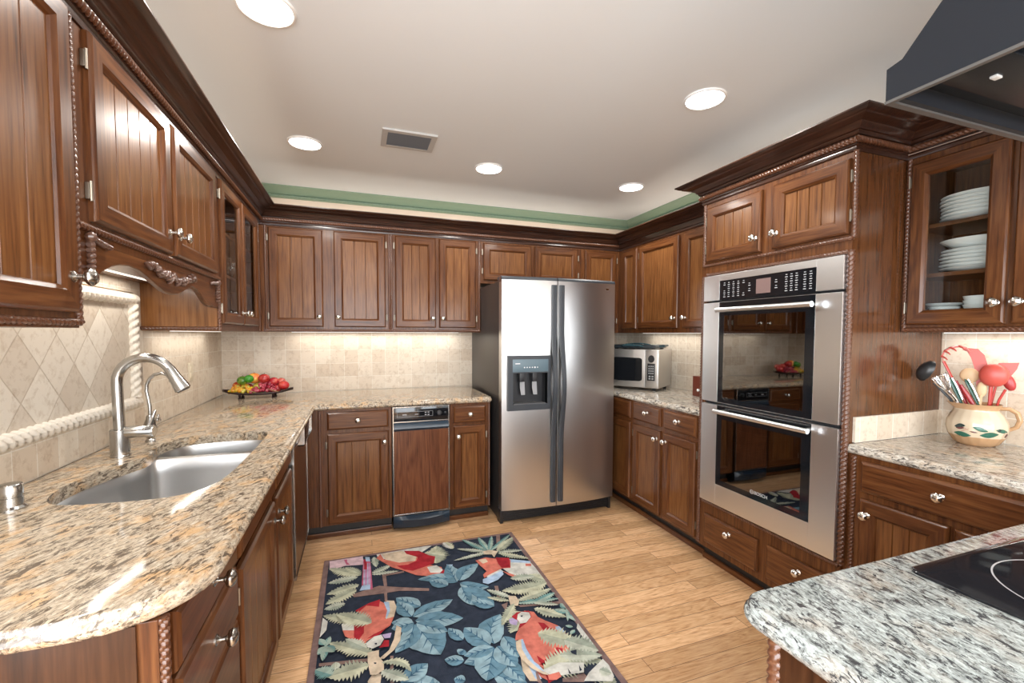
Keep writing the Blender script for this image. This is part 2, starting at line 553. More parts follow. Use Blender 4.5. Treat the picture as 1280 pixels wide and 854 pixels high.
# rear wall with two windows
b = B()
for x0, x1, z0, z1 in ((-.12, .2, 0, H), (1.7, 2.1, 0, H), (3.4, XR + .12, 0, H), (.2, 1.7, 0, .4), (.2, 1.7, 2.3, H), (2.1, 3.4, 0, .4), (2.1, 3.4, 2.3, H)):
    b.box(x0, x1, REAR - .12, REAR, z0, z1)
struct('wall_rear', b, paint_w, smooth=0)
frame_w = mat('white_window_frame', (.75, .75, .74), .4)
for k, (x0, x1) in enumerate(((.2, 1.7), (2.1, 3.4))):
    b = B(); xm = (x0 + x1) / 2
    for a in ((x0, x0 + .05, .4, 2.3), (x1 - .05, x1, .4, 2.3), (xm - .02, xm + .02, .45, 2.25), (x0, x1, .4, .45), (x0, x1, 2.25, 2.3), (x0, x1, 1.3, 1.34)):
        b.box(a[0], a[1], REAR - .09, REAR - .03, a[2], a[3])
    w_ = struct('window_%d' % (k + 1), b, frame_w, smooth=0)
    b = B(); b.box(x0 + .05, x1 - .05, REAR - .064, REAR - .06, .45, 2.25); obj('pane', b, glass, w_, smooth=0)

for k, (x0, y0, y1, z0, z1) in enumerate(((-.09, -6.3, -3.7, .35, 2.35), (XR + .03, -6.1, -4.6, .9, 1.8))):
    b = B(); ym = (y0 + y1) / 2
    for a in ((y0, y0 + .05, z0, z1), (y1 - .05, y1, z0, z1), (ym - .02, ym + .02, z0, z1), (y0, y1, z0, z0 + .05), (y0, y1, z1 - .05, z1)): b.box(x0, x0 + .06, *a)
    w_ = struct('window_%d' % (k + 3), b, frame_w, smooth=0)
    b = B(); b.box(x0 + .028, x0 + .032, y0 + .05, y1 - .05, z0 + .05, z1 - .05); obj('pane', b, glass, w_, smooth=0)

# tiled backsplashes
b = B(); b.box(.006, XR - .006, -.012, 0, CT, UB + .01); struct('trim_2', b, tile_back, smooth=0)
b = B(); b.box(0, .012, -3.4, -2.235, CT, 1.62); b.box(0, .012, -2.235, -1.365, CT, 1.035); b.box(0, .012, -2.235, -1.365, 1.56, 1.62)
b.box(0, .012, -1.365, 0, CT, 1.62)
struct('trim_3', b, tile_side, smooth=0)
b = B(); b.box(XR - .012, XR, -3.9, 0, CT, UB + .01); struct('trim_4', b, tile_side, smooth=0)
stone_m = mat('carved_stone', (.74, .68, .59), .55)
Y0d, Y1d, Z0d, Z1d = -3.2, -1.40, 1.065, 1.527
b = B(); b.box(0, .014, Y0d, Y1d, Z0d, Z1d); t5 = struct('trim_5', b, tile_dia, smooth=0)
b = B()
for p_, q_ in (((.016, Y0d, Z0d - .005), (.016, Y1d + .022, Z0d - .005)), ((.016, Y0d, Z1d), (.016, Y1d + .022, Z1d)), ((.016, Y1d, Z0d + .02), (.016, Y1d, Z1d - .02))):
    b = B(); b.rope(p_, q_, .026, .034, 3, 16, 8); obj('stone_rope_border', b, stone_m, t5)

# green crown moulding at the ceiling
U_path = [(0, -5.5), (0, 0), (XR, 0), (XR, -5.5)]
gp = [(0.0, H), (.098, H), (.098, H - .008), (.088, H - .012), (.074, H - .018), (.055, H - .030), (.040, H - .040), (.030, H - .045), (.030, H - .049), (.022, H - .052), (.020, H - .070), (.012, H - .075), (0, H - .075)]
b = B(); sweep(b, U_path, gp)
rp = offset_path(U_path, .026)
t1 = struct('trim_1', b, green_m)
gb_ = mat('sage_green_bead', (.19, .28, .20), .5)
for a, c in ((0, 1), (1, 2), (2, 3)):
    b2 = B(); b2.rope((rp[a][0], rp[a][1], H - .061), (rp[c][0], rp[c][1], H - .061), .0095, .030, 2, 10, 5)
    obj('rope_bead', b2, gb_, t1)

# ------------------------------------------------------------------ recessed lights and air vent
trim_ring = mat('white_trim_ring', (.85, .85, .84), .35)
lamp_glow = mat('lamp_glow', (1, 1, 1), .5, emit=(1, .985, .95), es=9.0)
LIGHTS = [(.694, -2.09, 'round recessed ceiling light above the sink run, nearest on the left'),
          (2.55, -2.13, 'round recessed ceiling light nearest the oven cabinet'),
          (.70, -.955, 'round recessed ceiling light between the air vent and the left cabinets'),
          (1.83, -.94, 'round recessed ceiling light just above the left fridge door'),
          (2.955, -.945, 'round recessed ceiling light near the back right ceiling corner')]
proto = None
for x, y, lab in LIGHTS + [(1.2, -4.6, None), (2.55, -4.9, None)]:
    if lab is None:                       # the rest of the row lies behind the camera: only its light is needed
        area('downlight_beam', (x, y, H - .03), (0, 0, 0), .15, .15, DOWNLIGHT_W, (1, .96, .90), 'DISK')
        continue
    if proto is None:
        proto = thing('recessed_light', lab, 'ceiling light', (x, y, H - .012), group='recessed ceiling lights')
        b = B(); b.lathe([(.084, .012), (.084, .006), (.087, .003), (.094, .005), (.096, .012)], seg=40); obj('trim_ring', b, trim_ring, proto, local=True)
        b = B(); b.lathe([(.0838, .0055), (.0838, .011)], seg=40); obj('lamp', b, lamp_glow, proto, local=True)
    else:
        dup(proto, (x, y, H - .012), label=lab)
    area('downlight_beam', (x, y, H - .03), (0, 0, 0), .15, .15, DOWNLIGHT_W, (1, .96, .90), 'DISK')

v_ = thing('ceiling_vent', 'rectangular white metal air vent in the ceiling', 'air vent', (1.27, -1.20, H - .012))
b = B()
for a in ((1.12, 1.42, -1.315, -1.285), (1.12, 1.42, -1.115, -1.085), (1.12, 1.15, -1.285, -1.115), (1.39, 1.42, -1.285, -1.115)): b.box(a[0], a[1], a[2], a[3], H - .010, H)
obj('frame', b, mat('vent_white', (.50, .50, .49), .45), v_, smooth=0)
b = B(); b.box(1.15, 1.39, -1.285, -1.115, H - .002, H); obj('duct_opening', b, mat('vent_dark', (.05, .055, .06), .6), v_, smooth=0)
b = B()
for i in range(7):
    y = -1.273 + i * .0245
    b.poly([(1.15, y - .009, H - .002), (1.39, y - .009, H - .002), (1.39, y + .006, H - .010), (1.15, y + .006, H - .010)])
    b.poly([(1.15, y - .007, H - .002), (1.39, y - .007, H - .002), (1.39, y + .008, H - .010), (1.15, y + .008, H - .010)])
obj('slats', b, mat('vent_slat', (.11, .12, .135), .5), v_, smooth=0)

# ================================================================== CABINET PARTS
KP = [(.0115, 0), (.0115, .002), (.008, .004), (.0052, .007), (.0048, .016), (.0075, .0195), (.0145, .0225), (.0178, .0275), (.0178, .031), (.0145, .0355), (.009, .0385), (.003, .040)]
_km = {}
def knob(parent, pl, P, u, z, d, s=1.0, mt=None):
    mt = mt or pewter
    key = mt.name
    if key not in _km:
        b = B(); b.lathe(KP, seg=20, fr=lambda a, zz: 1 + (.05 * math.cos(6 * a) if zz > .02 else 0))
        o = obj('knob', b, mt, None, local=True)
        _km[key] = o.data
        bpy.data.objects.remove(o)
    o = bpy.data.objects.new('knob', _km[key])
    o.parent = parent
    o.location = Vector(mp(pl, P)(u, z, d)) - ORG[parent]
    o.rotation_euler = KROT[pl]
    o.scale = (s, s, s)
    sc.collection.objects.link(o)

def hinge(parent, pl, P, u, z, h=.042):
    b = B(); pbox(b, pl, P, u - .006, u + .006, z - h / 2, z + h / 2, 0, .010, .0015)
    m = mp(pl, P)
    b.tube([m(u, z - h / 2 - .004, .011), m(u, z + h / 2 + .004, .011)], .0035, 8)
    obj('hinge', b, hinge_m, parent)

DP = [(0, 0), (0, .011), (.0025, .0155), (.008, .0195), (.050, .0195), (.0545, .0165), (.060, .0125), (.063, .0065)]
def ringface(b, m, u0, u1, z0, z1, prof):
    R = []
    for ins, d in prof:
        R.append([b.v(m(u, z, d)) for u, z in ((u0 + ins, z0 + ins), (u1 - ins, z0 + ins), (u1 - ins, z1 - ins), (u0 + ins, z1 - ins))])
    for a, c in zip(R[:-1], R[1:]):
        for i in range(4):
            j = (i + 1) % 4
            b.f([a[i], a[j], c[j], c[i]], 1 if i in (0, 2) else 0)
    return R
def door(parent, pl, P, u0, u1, z0, z1, boards=4, style='bead', kn=None, hg=None, mats=None, rail=1.0, km=None, ks=1.0):
    """frame-and-panel door standing proud of plane P; kn=(u, z) of its knob, hg = u of the hinged edge"""
    m = mp(pl, P); b = B()
    prof = [(i * rail if i > .01 else i, d) for i, d in DP]
    R = ringface(b, m, u0, u1, z0, z1, prof)
    ins, d = prof[-1]
    if style == 'glass':
        Q = ringface(b, m, u0, u1, z0, z1, [(ins, d), (ins, 0), (0, 0)])
    else:
        b.f(R[0], 0)
        a0, a1, c0, c1 = u0 + ins, u1 - ins, z0 + ins, z1 - ins
        us = [(a0, d)]
        for k in range(1, boards):
            c = a0 + (a1 - a0) * k / boards
            us += [(c - .0028, d), (c - .0008, d - .0045), (c + .0008, d - .0045), (c + .0028, d)]
        us.append((a1, d))
        lo = [b.v(m(u, c0, dd)) for u, dd in us]; hi = [b.v(m(u, c1, dd)) for u, dd in us]
        for i in range(len(us) - 1): b.f([lo[i], lo[i + 1], hi[i + 1], hi[i]], 2)
    o = obj('door', b, (*(mats or WM[pl]), wp), parent, smooth=25)
    if style == 'glass':
        g = B(); pbox(g, pl, P, u0 + ins - .002, u1 - ins + .002, z0 + ins - .002, z1 - ins + .002, .004, .007)
        obj('glass_pane', g, glass, o, smooth=0)
    if kn: knob(o, pl, P, kn[0], kn[1], .0195, ks, km)
    if hg is not None:
        for z in (z0 + .075, z1 - .075): hinge(o, pl, P, hg, z)
    return o
def drawer(parent, pl, P, u0, u1, z0, z1, kn=None, mats=None, name='drawer', km=None, ks=1.0):
    m = mp(pl, P); b = B()
    R = ringface(b, m, u0, u1, z0, z1, [(0, 0), (0, .010), (.003, .0145), (.010, .0185), (.012, .0195)])
    b.f(R[-1], 1); b.f(R[0], 1)
    o = obj(name, b, mats or WM[pl], parent, smooth=25)
    if kn: knob(o, pl, P, kn[0], kn[1], .0195, ks, km)
    return o
def ropes(parent, pl, P, segs, R=.0090, sp=.0150, name='rope_moulding', d=.002):
    m = mp(pl, P)
    for (u0, z0), (u1, z1) in segs:
        b = B(); b.rope(m(u0, z0, d), m(u1, z1, d), R, sp)
        obj(name, b, rope_m, parent)
def body(parent, pl, P, u0, u1, z0, z1, depth, name='cabinet_body', mats=None):
    b = B(); pbox(b, pl, P, u0, u1, z0, z1, -depth, 0, .0015)
    return obj(name, b, mats or WM[pl][0], parent, smooth=0)
def hollow(parent, pl, P, u0, u1, z0, z1, depth, rails, shelves, name='cabinet_body', st=.03):
    """open box behind glass doors: sides, back, top, bottom, face frame, shelves"""
    b = B(); T = .016
    pbox(b, pl, P, u0, u0 + T, z0, z1, -depth, -.02); pbox(b, pl, P, u1 - T, u1, z0, z1, -depth, -.02)
    pbox(b, pl, P, u0 + T, u1 - T, z0, z0 + T, -depth, -.02); pbox(b, pl, P, u0 + T, u1 - T, z1 - T, z1, -depth, -.02)
    pbox(b, pl, P, u0 + T, u1 - T, z0 + T, z1 - T, -depth, -depth + .008)
    pbox(b, pl, P, u0, u1, z0, z0 + .035, -.02, 0); pbox(b, pl, P, u0, u1, z1 - .03, z1, -.02, 0)
    for a, c in rails: pbox(b, pl, P, a, c, z0 + .035, z1 - .03, -.02, 0)
    o = obj(name, b, WM[pl][0], parent, smooth=0)
    for z in shelves:
        s_ = B(); pbox(s_, pl, P, u0 + T, u1 - T, z - .016, z, -depth + .008, -.035)
        obj('shelf', s_, WM[pl][1], parent, smooth=0)
    return o

# ================================================================== UPPER CABINETS
TOP = 2.1395
# --- left wall
c = thing('wall_cabinet', 'tall wooden wall cabinet with beadboard door at the far left edge, nearest the camera', 'wall cabinet', (LU / 2, -2.72, UB))
body(c, 'L', LU, -2.985, -2.468, UB, TOP, LU)
door(c, 'L', LU, -2.955, -2.497, 1.425, 2.140, 4, kn=(-2.525, 1.508), km=mat('aged_pewter_knob', (.40, .38, .35), .24, 1.0), ks=1.15)
ropes(c, 'L', LU, [((-2.985, UB + .014), (-2.466, UB + .014)), ((-2.474, UB + .02), (-2.474, 2.139))])

c = thing('sink_wall_cabinet', 'short two-door wooden cabinet with carved scalloped valance above the sink', 'wall cabinet', (LU / 2, -1.885, 1.60))
body(c, 'L', LU, -2.467, -1.302, 1.612, TOP, LU)
door(c, 'L', LU, -2.410, -1.912, 1.662, 2.140, 5, kn=(-1.945, 1.735), hg=-2.418)
door(c, 'L', LU, -1.880, -1.372, 1.662, 2.140, 5, kn=(-1.848, 1.735), hg=-1.364)
# valance
pts = [(-2.467, 1.505), (-2.43, 1.505), (-2.41, 1.517), (-2.386, 1.521), (-2.342, 1.545), (-2.30, 1.562), (-2.255, 1.572), (-2.20, 1.577), (-2.13, 1.573), (-2.046, 1.552), (-1.99, 1.536), (-1.94, 1.523), (-1.885, 1.518), (-1.83, 1.523), (-1.78, 1.536), (-1.72, 1.556), (-1.669, 1.567), (-1.61, 1.562), (-1.573, 1.548), (-1.53, 1.525), (-1.49, 1.508), (-1.45, 1.500), (-1.41, 1.506), (-1.38, 1.498), (-1.302, 1.498)]
b = B()
front = [[(LU, y, z), (LU, y, 1.645)] for y, z in pts]
T = .020
rings = []
for y, z in pts: rings.append([(LU - T, y, z + .002), (LU - .003, y, z), (LU, y, z + .004), (LU, y, 1.6115), (LU - T, y, 1.6115)])
b.loft(rings, True, True, True)
obj('valance', b, wy, c)
ropes(c, 'L', LU, [((-2.467, 1.643), (-1.302, 1.643))], .0105, .0165)
def leafblob(b, y, z, L, ang, w=.011, d=LU + .006, curl=.004):
    M = Matrix.Rotation(math.radians(ang), 3, 'X')
    b.blob((d, y, z), (.008 + curl, L, w), M, 10, 6)
carv = mat('carved_appliqué', (.11, .055, .038), .28, coat=.5)
b = B(); rr = random.Random(3)
for i in range(15):
    t = i / 14; y = -2.08 + .40 * t; z = 1.603 - .030 * math.sin(PI * t)
    for k in range(2):
        leafblob(b, y + rr.uniform(-.01, .01), z + rr.uniform(-.012, .012) * (1.2 - abs(t - .5)), rr.uniform(.014, .024), rr.uniform(-60, 60), rr.uniform(.006, .010))
    b.blob((LU + .012, y, z), rr.uniform(.006, .010), None, 8, 6)
obj('carved_swag', b, carv, c)
for yy, sg in ((-2.425, 1), (-1.345, -1)):
    b = B()
    for i in range(7): leafblob(b, yy + sg * .004, 1.615 - i * .014, .012 - i * .0008, 80 + rr.uniform(-25, 25), .008)
    for i in range(7): leafblob(b, yy + sg * (.012 + i * .013), 1.618 - i * .0015, .014 - i * .0006, rr.uniform(-35, 35), .008)
    b.blob((LU + .01, yy, 1.620), .013, None, 8, 6)
    obj('carved_corner', b, carv, c)

c = thing('glass_door_cabinet', 'wooden wall cabinet with two glass doors showing crystal, left of the back corner', 'wall cabinet', (LU / 2, -.80, UB))
hollow(c, 'L', LU, -1.300, -.003, UB, TOP, LU, [(-1.300, -1.27), (-.89, -.86), (-.43, -.003)], [1.70, 1.93])
b = B(); pbox(b, 'L', LU, -1.301, -1.300, UB, 1.612, -LU, -.004); obj('side_panel', b, pz_lit, c, smooth=0)
d1 = door(c, 'L', LU, -1.285, -.885, 1.425, 2.140, style='glass', kn=(-.915, 1.493), hg=-1.292, rail=.95)
d2 = door(c, 'L', LU, -.865, -.445, 1.425, 2.140, style='glass', kn=(-.835, 1.493), rail=.95)
for p_, q_ in (((0.004, -1.304, UB + .012), (LU, -1.304, UB + .012)), ((LU, -1.303, UB), (LU, -1.303, 1.64)), ((LU, -.360, UB), (LU, -.360, 2.14))):
    b = B(); b.rope(p_, q_, .0090, .0150); obj('rope_moulding', b, rope_m, c)

# --- back wall
c = thing('wall_cabinet', 'wooden two-door wall cabinet on the back wall beside the left corner', 'wall cabinet', (.78, BU / 2, UB))
body(c, 'B', BU, LU + .001, 1.219, UB, TOP, -BU)
door(c, 'B', BU, .388, .742, 1.425, 2.130, 3, kn=(.716, 1.497), hg=.380)
door(c, 'B', BU, .818, 1.184, 1.425, 2.130, 3, kn=(.844, 1.497), hg=1.192)
ropes(c, 'B', BU, [((LU + .03, UB + .012), (1.219, UB + .012)), ((LU + .036, UB + .01), (LU + .036, 2.139)), ((1.2135, UB + .01), (1.2135, 2.139))], .0085, .0150)
c = thing('wall_cabinet', 'narrower wooden two-door wall cabinet on the back wall, ending at the fridge', 'wall cabinet', (1.58, BU / 2, UB))
body(c, 'B', BU, 1.220, 1.940, UB, TOP, -BU)
door(c, 'B', BU, 1.258, 1.571, 1.425, 2.130, 3, kn=(1.545, 1.497), hg=1.250)
door(c, 'B', BU, 1.598, 1.900, 1.425, 2.130, 3, kn=(1.624, 1.497), hg=1.908)
ropes(c, 'B', BU, [((1.220, UB + .012), (1.940, UB + .012)), ((1.2285, UB + .01), (1.2285, 2.139)), ((1.932, UB + .01), (1.932, 2.139))], .0085, .0150)
c = thing('bridge_cabinet', 'short two-door wooden cabinet directly over the refrigerator', 'wall cabinet', (2.40, BU / 2, 1.795))
body(c, 'B', BU, 1.941, 2.868, 1.795, TOP, -BU)
door(c, 'B', BU, 1.965, 2.390, 1.822, 2.125, 1, kn=(2.315, 1.832), hg=1.957)
door(c, 'B', BU, 2.424, 2.836, 1.822, 2.125, 1, kn=(2.500, 1.832), hg=2.844)
c = thing('wall_cabinet', 'narrow single-door wooden cabinet in the back right corner behind the fridge', 'wall cabinet', (3.0, BU / 2, UB))
body(c, 'B', BU, 2.869, RU - .001, UB, TOP, -BU)
door(c, 'B', BU, 2.908, 3.235, 1.425, 2.125, 3, hg=3.243)

# --- right wall, far
c = thing('wall_cabinet', 'wooden wall cabinet with one narrow and two wide doors above the microwave', 'wall cabinet', ((RU + W) / 2, -1.0, UB))
body(c, 'R', RU, OY1 + .001, -.001, UB, TOP, W - RU)
door(c, 'R', RU, -.605, -.385, 1.425, 2.120, 1)
door(c, 'R', RU, -1.128, -.636, 1.425, 2.120, 1, kn=(-1.098, 1.500), hg=-.628)
door(c, 'R', RU, -1.690, -1.186, 1.425, 2.120, 1, kn=(-1.216, 1.500), hg=-1.698)

# --- right wall, near: glass cabinet with dishes
c = thing('glass_door_cabinet', 'wooden wall cabinet with glass door showing stacked white dishes, right of the ovens', 'wall cabinet', ((RU + W) / 2, -2.92, UB))
hollow(c, 'R', RU, -3.275, OY0 - .001, UB, TOP, W - RU, [(-2.600, OY0 - .001), (-2.925, -2.895), (-3.275, -3.25)], [1.640, 1.850])
door(c, 'R', RU, -2.905, -2.592, 1.420, 2.112, style='glass', kn=(-2.882, 1.500), hg=-2.585)
door(c, 'R', RU, -3.235, -2.922, 1.420, 2.112, style='glass', kn=(-2.945, 1.500))
ropes(c, 'R', RU, [((-3.275, UB + .012), (OY0 - .012, UB + .012)), ((OY0 - .014, UB + .01), (OY0 - .014, 2.139))], .0105, .0165)

# --- tall oven cabinet (real opening for the ovens)
OW0, OW1, OZ0, OZ1 = -2.555, -1.768, .395, 1.712
c = thing('oven_cabinet', 'tall dark wooden cabinet housing the double oven, with two doors above and two drawers below', 'tall cabinet', ((OX + W) / 2, (OY0 + OY1) / 2, 0))
oc = c
WB = W - .014
b = B()
b.box(OX, WB, OY0 + .002, OW0 - .004, .10, TOP); b.box(OX, WB, OW1 + .004, OY1, .10, TOP)
b.box(OX, WB, OW0 - .004, OW1 + .004, OZ1 + .004, TOP); b.box(OX, WB, OW0 - .004, OW1 + .004, .10, OZ0 - .004)
b.box(WB - .02, WB, OW0 - .004, OW1 + .004, OZ0 - .004, OZ1 + .004)
obj('cabinet_body', b, wz, c, smooth=0)
b = B(); b.box(OX + .003, WB, OY0, OY0 + .002, .10, TOP); obj('side_panel', b, pz, c, smooth=0)
b = B(); b.box(OX + .06, WB, OY0 + .01, OY1, 0, .10); obj('toe_kick', b, toe_m, c, smooth=0)
b = B(); b.box(OX + .044, OX + .06, OY0 + .01, OY1, 0, .034, .004); obj('shoe_moulding', b, wy, c, smooth=0)
door(c, 'R', OX, -2.132, -1.762, 1.800, 2.112, 4, kn=(-2.106, 1.872), hg=-1.756)
door(c, 'R', OX, -2.556, -2.197, 1.800, 2.112, 4, kn=(-2.224, 1.872), hg=-2.562)
ropes(c, 'R', OX, [((-2.572, 1.782), (-1.735, 1.782)), ((-1.738, 1.782), (-1.738, 2.139)), ((-2.574, 1.782), (-2.574, 2.139))], .0100, .0160)
ropes(c, 'R', OX, [((OW0 - .006, OZ1 + .014), (OW1 + .006, OZ1 + .014)), ((OW0 - .006, OZ0 - .018), (OW1 + .006, OZ0 - .018))], .0098, .0160)
ropes(c, 'R', OX, [((OY0 + .002, OZ0 - .01), (OY0 + .002, OZ1 + .02))], .0145, .020)
ropes(c, 'R', OX, [((-1.735, .11), (-1.735, 1.72))], .0098, .0160)
drawer(c, 'R', OX, -2.163, -1.790, .138, .310, kn=(-1.985, .262))
drawer(c, 'R', OX, -2.552, -2.215, .138, .310, kn=(-2.395, .262))
# --- crown mouldings on the cabinets
cp = [(-.03, 2.140), (.005, 2.140), (.008, 2.150), (.006, 2.158), (.012, 2.162), (.012, 2.198), (.020, 2.200), (.024, 2.205), (.027, 2.212), (.033, 2.214), (.037, 2.222), (.050, 2.231), (.053, 2.236), (.060, 2.237), (.072, 2.241), (.088, 2.244), (.092, 2.249), (.104, 2.251), (.112, 2.256), (.120, 2.260), (.120, 2.266), (-.03, 2.266)]
crown_path = [(0.003, -2.988), (LU, -2.988), (LU, BU), (RU, BU), (RU, OY1), (OX, OY1), (OX, OY0), (RU, OY0), (RU, -3.278), (W - .003, -3.278)]
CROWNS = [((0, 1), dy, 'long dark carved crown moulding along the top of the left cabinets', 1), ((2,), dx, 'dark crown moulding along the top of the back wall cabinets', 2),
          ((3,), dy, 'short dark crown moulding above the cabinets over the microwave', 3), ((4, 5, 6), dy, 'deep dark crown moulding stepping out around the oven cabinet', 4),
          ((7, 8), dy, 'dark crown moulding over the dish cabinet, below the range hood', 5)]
ro = offset_path(crown_path, .017)
for segs, mt, lab, k in CROWNS:
    i0, i1 = segs[0], segs[-1] + 1
    cx = (crown_path[i0][0] + crown_path[i1][0]) / 2; cy = (crown_path[i0][1] + crown_path[i1][1]) / 2
    t = thing('crown_moulding', lab, 'crown moulding', (cx, cy, 2.14), group='crown mouldings of the cabinets')
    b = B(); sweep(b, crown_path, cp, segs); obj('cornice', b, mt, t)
    if k == 3: continue
    for s in segs:
        b = B(); b.rope((ro[s][0], ro[s][1], 2.181), (ro[s + 1][0], ro[s + 1][1], 2.181), .0130 if k == 4 else .0120, .0170)
        obj('rope_moulding', b, rope_m, t)

# ================================================================== BASE CABINETS
def base(c, pl, P, u0, u1, depth, toe=True):
    b = B(); depth -= .014; pbox(b, pl, P, u0, u1, .10, .874, -depth, 0, .001); obj('cabinet_body', b, WM[pl][0], c, smooth=0)
    if toe:
        b = B(); pbox(b, pl, P, u0, u1, 0, .034, -.065, -.050, .004); obj('shoe_moulding', b, WM[pl][1], c, smooth=0)
        b = B(); pbox(b, pl, P, u0, u1, 0, .10, -depth, -.065); obj('toe_kick', b, toe_m, c, smooth=0)
aged = bpy.data.materials['aged_pewter_knob']
# left run
c = thing('base_cabinet', 'wooden drawer cabinet under the rounded end of the left countertop', 'base cabinet', (.32, -2.70, 0))
base(c, 'L', LF, -2.935, -2.468, LF)
for z0, z1, zk in ((.748, .866, .809), (.600, .738, .668), (.372, .590, .48), (.130, .362, .245)):
    drawer(c, 'L', LF, -2.900, -2.485, z0, z1, kn=(-2.692, zk), km=aged, ks=1.15)
ropes(c, 'L', LF, [((-2.922, .10), (-2.922, .873))], .011, .017)
b = B(); b.box(.02, LF - .03, -2.941, -2.936, .10, .873); obj('end_panel', b, pz2, c, smooth=0)
c = thing('sink_base_cabinet', 'wooden two-door base cabinet below the sink', 'base cabinet', (.32, -1.96, 0))
# hollow box, so that the bowls hang inside it
b = B()
pbox(b, 'L', LF, -2.467, -2.449, .10, .874, -LF + .014, -.02); pbox(b, 'L', LF, -1.444, -1.426, .10, .874, -LF + .014, -.02)
pbox(b, 'L', LF, -2.449, -1.444, .10, .118, -LF + .014, -.02)
for u0, u1, z0, z1 in ((-2.467, -1.426, .10, .125), (-2.467, -1.426, .716, .732), (-2.467, -1.426, .862, .874), (-2.467, -2.43, .125, .862), (-1.905, -1.875, .125, .862), (-1.46, -1.426, .125, .862)):
    pbox(b, 'L', LF, u0, u1, z0, z1, -.02, 0)
obj('cabinet_body', b, wz, c, smooth=0)
b = B(); pbox(b, 'L', LF, -2.467, -1.426, 0, .10, -LF + .014, -.065); obj('toe_kick', b, toe_m, c, smooth=0)
door(c, 'L', LF, -2.442, -1.908, .112, .708, 5, kn=(-1.940, .640), hg=-2.450, km=aged)
door(c, 'L', LF, -1.872, -1.452, .112, .708, 4, kn=(-1.840, .640), km=aged)
drawer(c, 'L', LF, -2.442, -1.908, .738, .862, name='false_drawer_front')
drawer(c, 'L', LF, -1.872, -1.452, .738, .862, name='false_drawer_front')
# dishwasher with wooden door panel
c = thing('dishwasher', 'built-in dishwasher with wooden door panel and steel handle bar, left of the back corner', 'dishwasher', (.34, -1.12, 0))
b = B(); pbox(b, 'L', LF, -1.423, -.813, .10, .874, -.58, .0); obj('housing', b, blackm, c, smooth=0)
b = B(); pbox(b, 'L', LF, -1.415, -.820, .120, .775, 0, .022, .002); obj('wood_panel', b, wz, c, smooth=0)
b = B()
for a in ((-1.421, -1.414, .115, .868), (-.821, -.814, .115, .868), (-1.414, -.821, .112, .119)): pbox(b, 'L', LF, a[0], a[1], a[2], a[3], 0, .026, .001)
obj('steel_edge', b, nickel, c, smooth=0)
b = B(); pbox(b, 'L', LF, -1.225, -.832, .772, .862, 0, .052, .004); obj('control_panel', b, blackg, c)
b = B()
for a in ((-1.232, -.826, .864, .871), (-1.232, -.826, .762, .770), (-1.232, -1.225, .762, .871), (-.832, -.826, .762, .871)): pbox(b, 'L', LF, a[0], a[1], a[2], a[3], 0, .056, .001)
obj('control_frame', b, nickel, c, smooth=0)
b = B(); pbox(b, 'L', LF, -1.405, -1.250, .800, .850, .0, .030, .006); obj('latch_handle', b, mat('blue_grey_latch', (.10, .15, .19), .25, .6), c)
b = B(); pbox(b, 'L', LF, -1.423, -.813, 0, .10, -.58, -.05); obj('kick_plate', b, toe_m, c, smooth=0)

# back run
c = thing('base_cabinet', 'wooden base cabinet with one drawer over one door, left of the trash compactor', 'base cabinet', (.93, BF / 2, 0))
base(c, 'B', BF, LF + .001, 1.190, -BF)
drawer(c, 'B', BF, .782, 1.170, .742, .858, kn=(.972, .800))
door(c, 'B', BF, .782, 1.170, .115, .716, 3, kn=(1.140, .645), hg=.774)
ropes(c, 'B', BF, [((.735, .10), (.735, .872))], .0090, .0150)
b = B(); b.box(.560, LF, -.812, -.751, .10, .874); obj('filler_strip', b, wz, c, smooth=0)
c = thing('base_cabinet', 'narrow wooden base cabinet with small drawer, between compactor and fridge', 'base cabinet', (1.745, BF / 2, 0))
base(c, 'B', BF, 1.594, 1.896, -BF)
drawer(c, 'B', BF, 1.620, 1.858, .736, .856, kn=(1.737, .797))
door(c, 'B', BF, 1.620, 1.858, .115, .714, 1, kn=(1.650, .640), hg=1.866)
ropes(c, 'B', BF, [((1.885, .10), (1.885, .872))], .0090, .0150)
c = thing('trash_compactor', 'built-in trash compactor with black control strip and dark oak front panel', 'trash compactor', (1.392, BF / 2, 0))
b = B(); pbox(b, 'B', BF, 1.194, 1.590, .10, .874, -.70, -.001); obj('housing', b, blackm, c, smooth=0)
tz = wood('compactor_oak', 'Z', [(.032, .009, .004), (.092, .028, .010), (.155, .055, .022)], ring=.6)
b = B(); pbox(b, 'B', BF, 1.203, 1.580, .125, .705, 0, .020, .001); obj('front_panel', b, tz, c, smooth=0)
b = B()
for a in ((1.196, 1.203, .115, .874), (1.580, 1.587, .115, .874), (1.203, 1.580, .866, .873), (1.203, 1.580, .764, .771), (1.203, 1.580, .116, .124)): pbox(b, 'B', BF, a[0], a[1], a[2], a[3], 0, .024, .001)
obj('steel_edge', b, nickel, c, smooth=0)
b = B(); pbox(b, 'B', BF, 1.203, 1.580, .771, .866, 0, .022, .002); cpn = obj('control_panel', b, blackg, c)
b = B()
for a in ((1.225, 1.470, .836, .8375), (1.225, 1.470, .802, .8035), (1.225, 1.2265, .802, .8375), (1.4685, 1.470, .802, .8375)): pbox(b, 'B', BF, a[0], a[1], a[2], a[3], .022, .0225)
for u, z in ((1.42, .828), (1.44, .828), (1.42, .812), (1.44, .812)): pbox(b, 'B', BF, u - .006, u + .006, z - .003, z + .003, .022, .0225)
pbox(b, 'B', BF, 1.262, 1.290, .814, .822, .022, .0225); pbox(b, 'B', BF, 1.345, 1.370, .815, .820, .022, .0225)
obj('markings', b, mat('grey_marking', (.30, .30, .31), .5), cpn, smooth=0)
